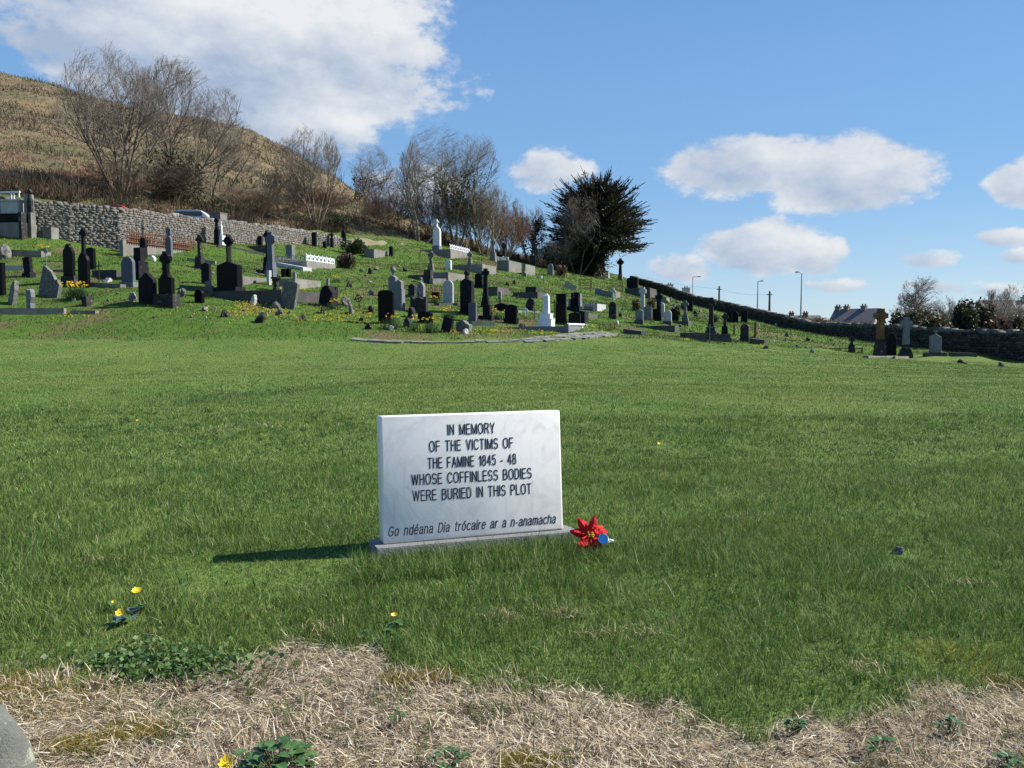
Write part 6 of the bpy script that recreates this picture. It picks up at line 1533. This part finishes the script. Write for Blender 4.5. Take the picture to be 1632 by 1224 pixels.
# ------------------------------------------------------------------ red cloth flower and bottle beside it
M['redcloth'] = plain_mat('red_cloth', (.62, .02, .02), .75, .15, .4, 40)
M['yellowbead'] = plain_mat('yellow_beads', (.75, .55, .06), .5)
M['whiteplastic'] = plain_mat('white_plastic', (.72, .71, .66), .4, .4, .1)
M['bluecap'] = plain_mat('blue_plastic', (.10, .40, .80), .35, .5, .05)
M['greenplastic'] = plain_mat('green_stem', (.05, .13, .04), .5)
fb = at(940, 884); s = dep(fb.y, fb.z) / F
rt = thing('artificial_flower', 'red cloth poinsettia with yellow beads lying beside the memorial', 'artificial flower', fb, R(6)); rt.rotation_euler.x = R(-12)
ctr = Vector((0, 0, 31 * s))
def petal(tip, width, fold, back, nm='petal'):
    """lance-shaped petal from the flower's centre to tip (pixels right, pixels up), folded along its rib"""
    tx, tz = tip[0] * s, tip[1] * s; L = math.hypot(tx, tz); ux, uz = tx / L, tz / L; nxp, nzp = -uz, ux; vs = []; n_ = 9
    for i in range(n_ + 1):
        t = i / n_; w_ = width * s * (math.sin(math.pi * min(1, t * .93 + .04)) ** .8) * (.5 + .4 * (1 - abs(t - .5))); y = -.012 - .02 * math.sin(math.pi * t) + back * t * t
        for k in (-1, -.5, 0, .5, 1):
            vs.append((ctr.x + ux * L * t + nxp * w_ * k, y + fold * 1.3 * abs(k) * w_ + .0035 * math.sin(i * 1.7 + k * 2), ctr.z + uz * L * t + nzp * w_ * k))
    fs = [(i * 5 + j, i * 5 + j + 1, (i + 1) * 5 + j + 1, (i + 1) * 5 + j) for i in range(n_) for j in range(4)]
    o = MB().add(vs, fs)  .build(nm, M['redcloth'], rt); md = o.modifiers.new('thick', 'SOLIDIFY'); md.thickness = .0015; return o
for tip, w_, f_, b_ in [((-17, 27), 9, .5, .02), ((10, 31), 7, .5, -.01), ((32, 5), 8, .3, .03), ((19, -20), 10, .3, .0), ((2, -31), 8, .4, -.02), ((-23, -20), 8, -.3, -.03), ((-32, 7), 8, .6, .0), ((25, 14), 7, .4, .045), ((-8, -24), 7, .3, .03)]:
    petal(tip, w_, f_, b_)
mb = MB(); rn = random.Random(2)
for i in range(16):
    a_ = rn.uniform(0, 6.28); r_ = rn.uniform(0, 6) * s; q = Vector((ctr.x + r_ * math.cos(a_), -.03 - rn.uniform(0, .012), ctr.z + r_ * math.sin(a_)))
    mb.tube((ctr.x, -.005, ctr.z), q, .001, n=4); mb.lathe([(.001, -.004), (.0042, 0), (.001, .004)], 6, q)
mb.build('stamens', M['yellowbead'], rt)
MB().tube((ctr.x, 0, ctr.z), (.03, .05, -.03), .004, n=6).build('stem', M['greenplastic'], rt)
bb = at(963, 881); bb.y += .035; bb.z += .052
rt = thing('plastic_bottle', 'small white plastic bottle with a round blue cap behind the red flower', 'bottle', bb, R(-8)); rt.rotation_euler.x = R(66)
MB().lathe([(.018, -.01), (.03, 0), (.032, .01), (.032, .055), (.027, .07), (.02, .078), (.02, .086)], 20).build('body', M['whiteplastic'], rt, smooth=True)
MB().lathe([(.027, .084), (.0285, .088), (.0285, .1), (.027, .104), (.024, .104), (.0235, .1), (.002, .0995)], 26).build('cap', M['bluecap'], rt)
mb = MB()
for i in range(9):
    a0, a1 = -1.3 + 2.6 * i / 9, -1.3 + 2.6 * (i + 1) / 9
    mb.tube((.028 + .024 * math.cos(a0), 0, .04 + .032 * math.sin(a0)), (.028 + .024 * math.cos(a1), 0, .04 + .032 * math.sin(a1)), .0065, n=8)
mb.build('handle', M['whiteplastic'], rt, smooth=True)
p = at(952, 882); s2 = p.y / F; rn = random.Random(5); bm = bmesh.new(); bmesh.ops.create_icosphere(bm, subdivisions=3, radius=1)
for v in bm.verts:
    c_ = v.co; k_ = 1 + .25 * math.sin(c_.x * 5 + 1) * math.cos(c_.y * 4) + rn.uniform(-.12, .12); v.co = Vector((c_.x * 11 * s2 * k_, c_.y * 7 * s2 * k_, c_.z * 5 * s2 * k_ + .022))
me = bpy.data.meshes.new('crumpled_wrapper'); bm.to_mesh(me); bm.free(); me.materials.append(M['whiteplastic']); o = bpy.data.objects.new('crumpled_wrapper', me); col.objects.link(o); o.location = p
tag(o, 'crumpled whitish wrapper on the grass under the red flower', 'wrapper')

# ------------------------------------------------------------------ wild flowers, leaves and stones in the foreground
def leaf_mesh(mb_, c, az_, L, W, tilt, heart=True):
    pts = [(0, 0), (-.1, .25), (.02, .46), (.3, .52), (.65, .36), (1, 0), (.65, -.36), (.3, -.52), (.02, -.46), (-.1, -.25)]
    vs = []
    for x, y in pts + [(.35, 0)]:
        X, Y = x * L, y * W; z = math.sin(tilt) * X + .25 * abs(Y) + (-.15 * L * x * x); X *= math.cos(tilt)
        vs.append((c[0] + X * math.cos(az_) - Y * math.sin(az_), c[1] + X * math.sin(az_) + Y * math.cos(az_), c[2] + z))
    n_ = len(pts); mb_.add(vs, [(i, (i + 1) % n_, n_) for i in range(n_)])
M['celleaf'] = plain_mat('celandine_leaf', (.065, .14, .04), .38, .4, .45, 30)
M['blueleaf'] = plain_mat('grey_green_leaf', (.09, .15, .11), .5, .4, .4, 40)
M['yellow'] = plain_mat('yellow_petals', (.85, .6, .012), .3, .5, .2, 60)
M['stemgreen'] = plain_mat('flower_stem', (.12, .18, .04), .5)
def celandine(px, py, r, label, stem=.07, leaves=4, face=(0, -.5, .85), open_=.9, seed=1, lmat='celleaf', group='yellow celandines in the foreground', lsize=.035, base_dy=20):
    b = at(px + 2, py + base_dy); v = pix_dir(px, py); s = dep(b.y, b.z) / F; yh = b.y - .012; head = Vector((v[0] * yh / v[1], yh, CAM_H + v[2] * yh / v[1]))
    rn = random.Random(seed); rt = thing('celandine', label, 'wild flower', b, 0, group); h = head - b; rr = r * s; n_ = Vector(face).normalized(); a1 = n_.orthogonal().normalized(); a2 = n_.cross(a1)
    mb = MB()
    for i in range(9):
        t = 2 * math.pi * i / 9 + rn.uniform(-.1, .1); dr = a1 * math.cos(t) + a2 * math.sin(t); sd = -a1 * math.sin(t) + a2 * math.cos(t); L = rr * rn.uniform(.9, 1.1); w_ = rr * .26
        up = n_ * (1 - open_)
        P = lambda f, g: h + dr * L * f * open_ + n_ * L * (1 - open_ * .85) * f * 1.1 + sd * w_ * g
        vs = [P(.08, 0), P(.4, -.8), P(.75, -1), P(1, -.3), P(1, .3), P(.75, 1), P(.4, .8), P(.55, 0) - n_ * rr * .06]
        mb.add(vs, [(0, 1, 7), (1, 2, 7), (2, 3, 7), (3, 4, 7), (4, 5, 7), (5, 6, 7), (6, 0, 7)])
    mb.build('petals', M['yellow'], rt)
    mb = MB()
    for i in range(10):
        t = rn.uniform(0, 6.28); q = rr * rn.uniform(0, .22); c_ = h + a1 * q * math.cos(t) + a2 * q * math.sin(t) + n_ * rr * .18; mb.tube(h, c_, .0007, n=4); mb.lathe([(.0005, -.0015), (.002, 0), (.0005, .0015)], 5, c_)
    mb.build('stamens', M['yellowbead'], rt)
    MB().tube((0, 0, -.01), h * .6 + Vector((.004, 0, 0)), .0018, n=5).tube(h * .6 + Vector((.004, 0, 0)), h, .0016, n=5).build('stem', M['stemgreen'], rt)
    for i in range(leaves):
        mb = MB(); az_ = rn.uniform(0, 6.28); c_ = (rn.uniform(-1, 1) * .03, rn.uniform(-1, 1) * .025 - .005, rn.uniform(.02, .05)); leaf_mesh(mb, c_, az_, lsize * rn.uniform(.7, 1.2), lsize * rn.uniform(.7, 1.1), rn.uniform(-.1, .5))
        mb.tube((0, 0, -.01), c_, .0012, n=4); mb.build('leaf', M[lmat], rt)
celandine(218, 943, 10, 'open yellow flower at the top of the group of three on the left', open_=.75, seed=2, leaves=3, face=(.1, -.35, .9), base_dy=38)
celandine(182, 961, 6, 'small half-open yellow flower, left one of the group of three', open_=.5, seed=3, leaves=2, base_dy=16)
celandine(192, 977, 9, 'yellow flower lowest of the group of three above grey-green leaves', open_=.8, seed=4, leaves=2, face=(0, -.6, .7), base_dy=16)
celandine(629, 983, 9, 'lone cup-shaped yellow flower in the grass below the memorial', open_=.6, seed=6, leaves=5, base_dy=22, face=(0, -.25, 1))
celandine(362, 1217, 15, 'yellow flower at the bottom edge beside a dark leaf clump', open_=.9, seed=8, leaves=1, face=(0, -.7, .6), base_dy=8)
celandine(1051, 707, 3.5, 'distant yellow flower alone on the lawn right of the memorial', open_=.9, seed=9, leaves=0, base_dy=6)
celandine(219, 670, 2.6, 'tiny yellow flower far back on the left lawn', open_=.9, seed=10, leaves=0, base_dy=5)
def leafy(px, py, w, n_, label, lmat, size, cat='leafy plant', name='leaf_clump', seed=1, h=.05):
    b = at(px, py); s = b.y / F; rn = random.Random(seed); rt = thing(name, label, cat, b)
    for i in range(n_):
        a_ = rn.uniform(0, 6.28); q = math.sqrt(rn.random()); c_ = (q * math.cos(a_) * w * s / 2, q * math.sin(a_) * w * s / 2 * .9, h * (1.1 - q) * rn.uniform(.5, 1.1) + .01)
        mb = MB(); leaf_mesh(mb, c_, a_ + rn.gauss(0, .5), size * rn.uniform(.6, 1.2), size * rn.uniform(.7, 1.1), rn.uniform(-.2, .5)); mb.tube((c_[0] * .3, c_[1] * .3, -.01), c_, .0013, n=4); mb.build('leaf', M[lmat], rt)
    return rt
leafy(205, 990, 50, 6, 'broad grey-green leaves under the three yellow flowers', 'blueleaf', .055, seed=3, h=.035)
leafy(440, 1222, 110, 55, 'dense dark green leaf clump at the bottom edge', 'celleaf', .036, seed=5, h=.06)
leafy(600, 1020, 60, 14, 'few broad leaves round the lone cup-shaped flower', 'celleaf', .032, seed=6, h=.04)
leafy(715, 1216, 70, 30, 'small leafy weed at the bottom edge right of the dark leaf clump', 'celleaf', .02, seed=7, h=.03)
leafy(635, 1148, 26, 9, 'little weed in the dead grass right of centre left', 'celleaf', .02, seed=8, h=.03)
leafy(1270, 1163, 40, 22, 'pale green weed in the dead grass on the right', 'celleaf', .022, seed=9, h=.03)
leafy(1405, 1196, 55, 10, 'dark broad-leaved weed near the lower right corner', 'celleaf', .03, seed=10, h=.03)
leafy(1515, 1166, 40, 18, 'light green weed right of the broad-leaved one', 'celleaf', .02, seed=11, h=.04)
leafy(1610, 1222, 50, 26, 'weed in the bottom right corner', 'celleaf', .022, seed=12, h=.03)
leafy(255, 1125, 20, 6, 'tiny weed in the dead grass at left', 'celleaf', .018, seed=13, h=.02)
# clover-like ground cover along the left edge of the dead grass
n_ = 1100; c0 = at(275, 1062); x = c0.x + rng.normal(0, .16, n_) + rng.normal(0, .05, n_); y = c0.y + rng.normal(0, .075, n_) - (x - c0.x) * .12
pos = np.stack([x, y, ground_z(x, y) + rng.uniform(.005, .045, n_)], -1)
dr = rng.normal(size=(n_, 3)); dr[:, 2] = np.abs(dr[:, 2]) * .3
tag(leaves_np(pos, rng.uniform(.012, .03, n_), .8, pick(n_, [(.07, .14, .035), (.1, .18, .055), (.14, .2, .09)], [3, 3, 1]) * rng.uniform(.8, 1.2, n_)[:, None], 'creeping_weeds', M['leaf'], None, dr), 'low creeping green weeds spilling over the edge of the dead grass', 'ground cover', None, 'stuff')
M['boulder'] = stone_mat('boulder_stone', (.10, .105, .095), (.19, .195, .17), 9, .95, (.27, .29, .21), .4)
rock(-2, 1268, 102, 150, 'lichened grey boulder cut by the lower left corner', 'boulder', seed=12, name='boulder', cat='boulder', facets=0, smooth=True)
rock(68, 654, 7, 4, 'small whitish stone on the left lawn', 'lichen')
rock(1432, 882, 24, 12, 'broken grey-white stone half sunk in the lawn on the right', 'lichen')
# dry stalks lying about
mb = MB(); rn = random.Random(9)
for (a, b) in [((228, 1018), (268, 1034)), ((1055, 928), (1075, 962)), ((455, 1140), (486, 1138)), ((370, 1190), (400, 1172)), ((580, 1196), (610, 1194)), ((690, 1170), (712, 1150))]:
    A_, B_ = at(*a), at(*b); m_ = (A_ + B_) / 2 + Vector((0, 0, .035)); mb = MB()
    mb.tube(A_ + Vector((0, 0, .02)), m_, .002, n=5).tube(m_, B_ + Vector((0, 0, .03)), .0019, .0012, 5); o = mb.build('dry_stalk', M['straw'] if 'straw' in M else M.setdefault('straw', plain_mat('dry_stalk', (.5, .42, .26), .8)))
    tag(o, {228: 'pale dry stalk on the green edge at left', 1055: 'thin pale stalk on the lawn right of the bottle', 455: 'short pale stalk in the dead grass, left of centre', 370: 'pale split stalk above the bottom-edge flower', 580: 'whitish stalk at the bottom left of centre', 690: 'pale stalk in the dead grass above the small leafy weed'}[a[0]], 'stalk', 'dry stalks on the ground')
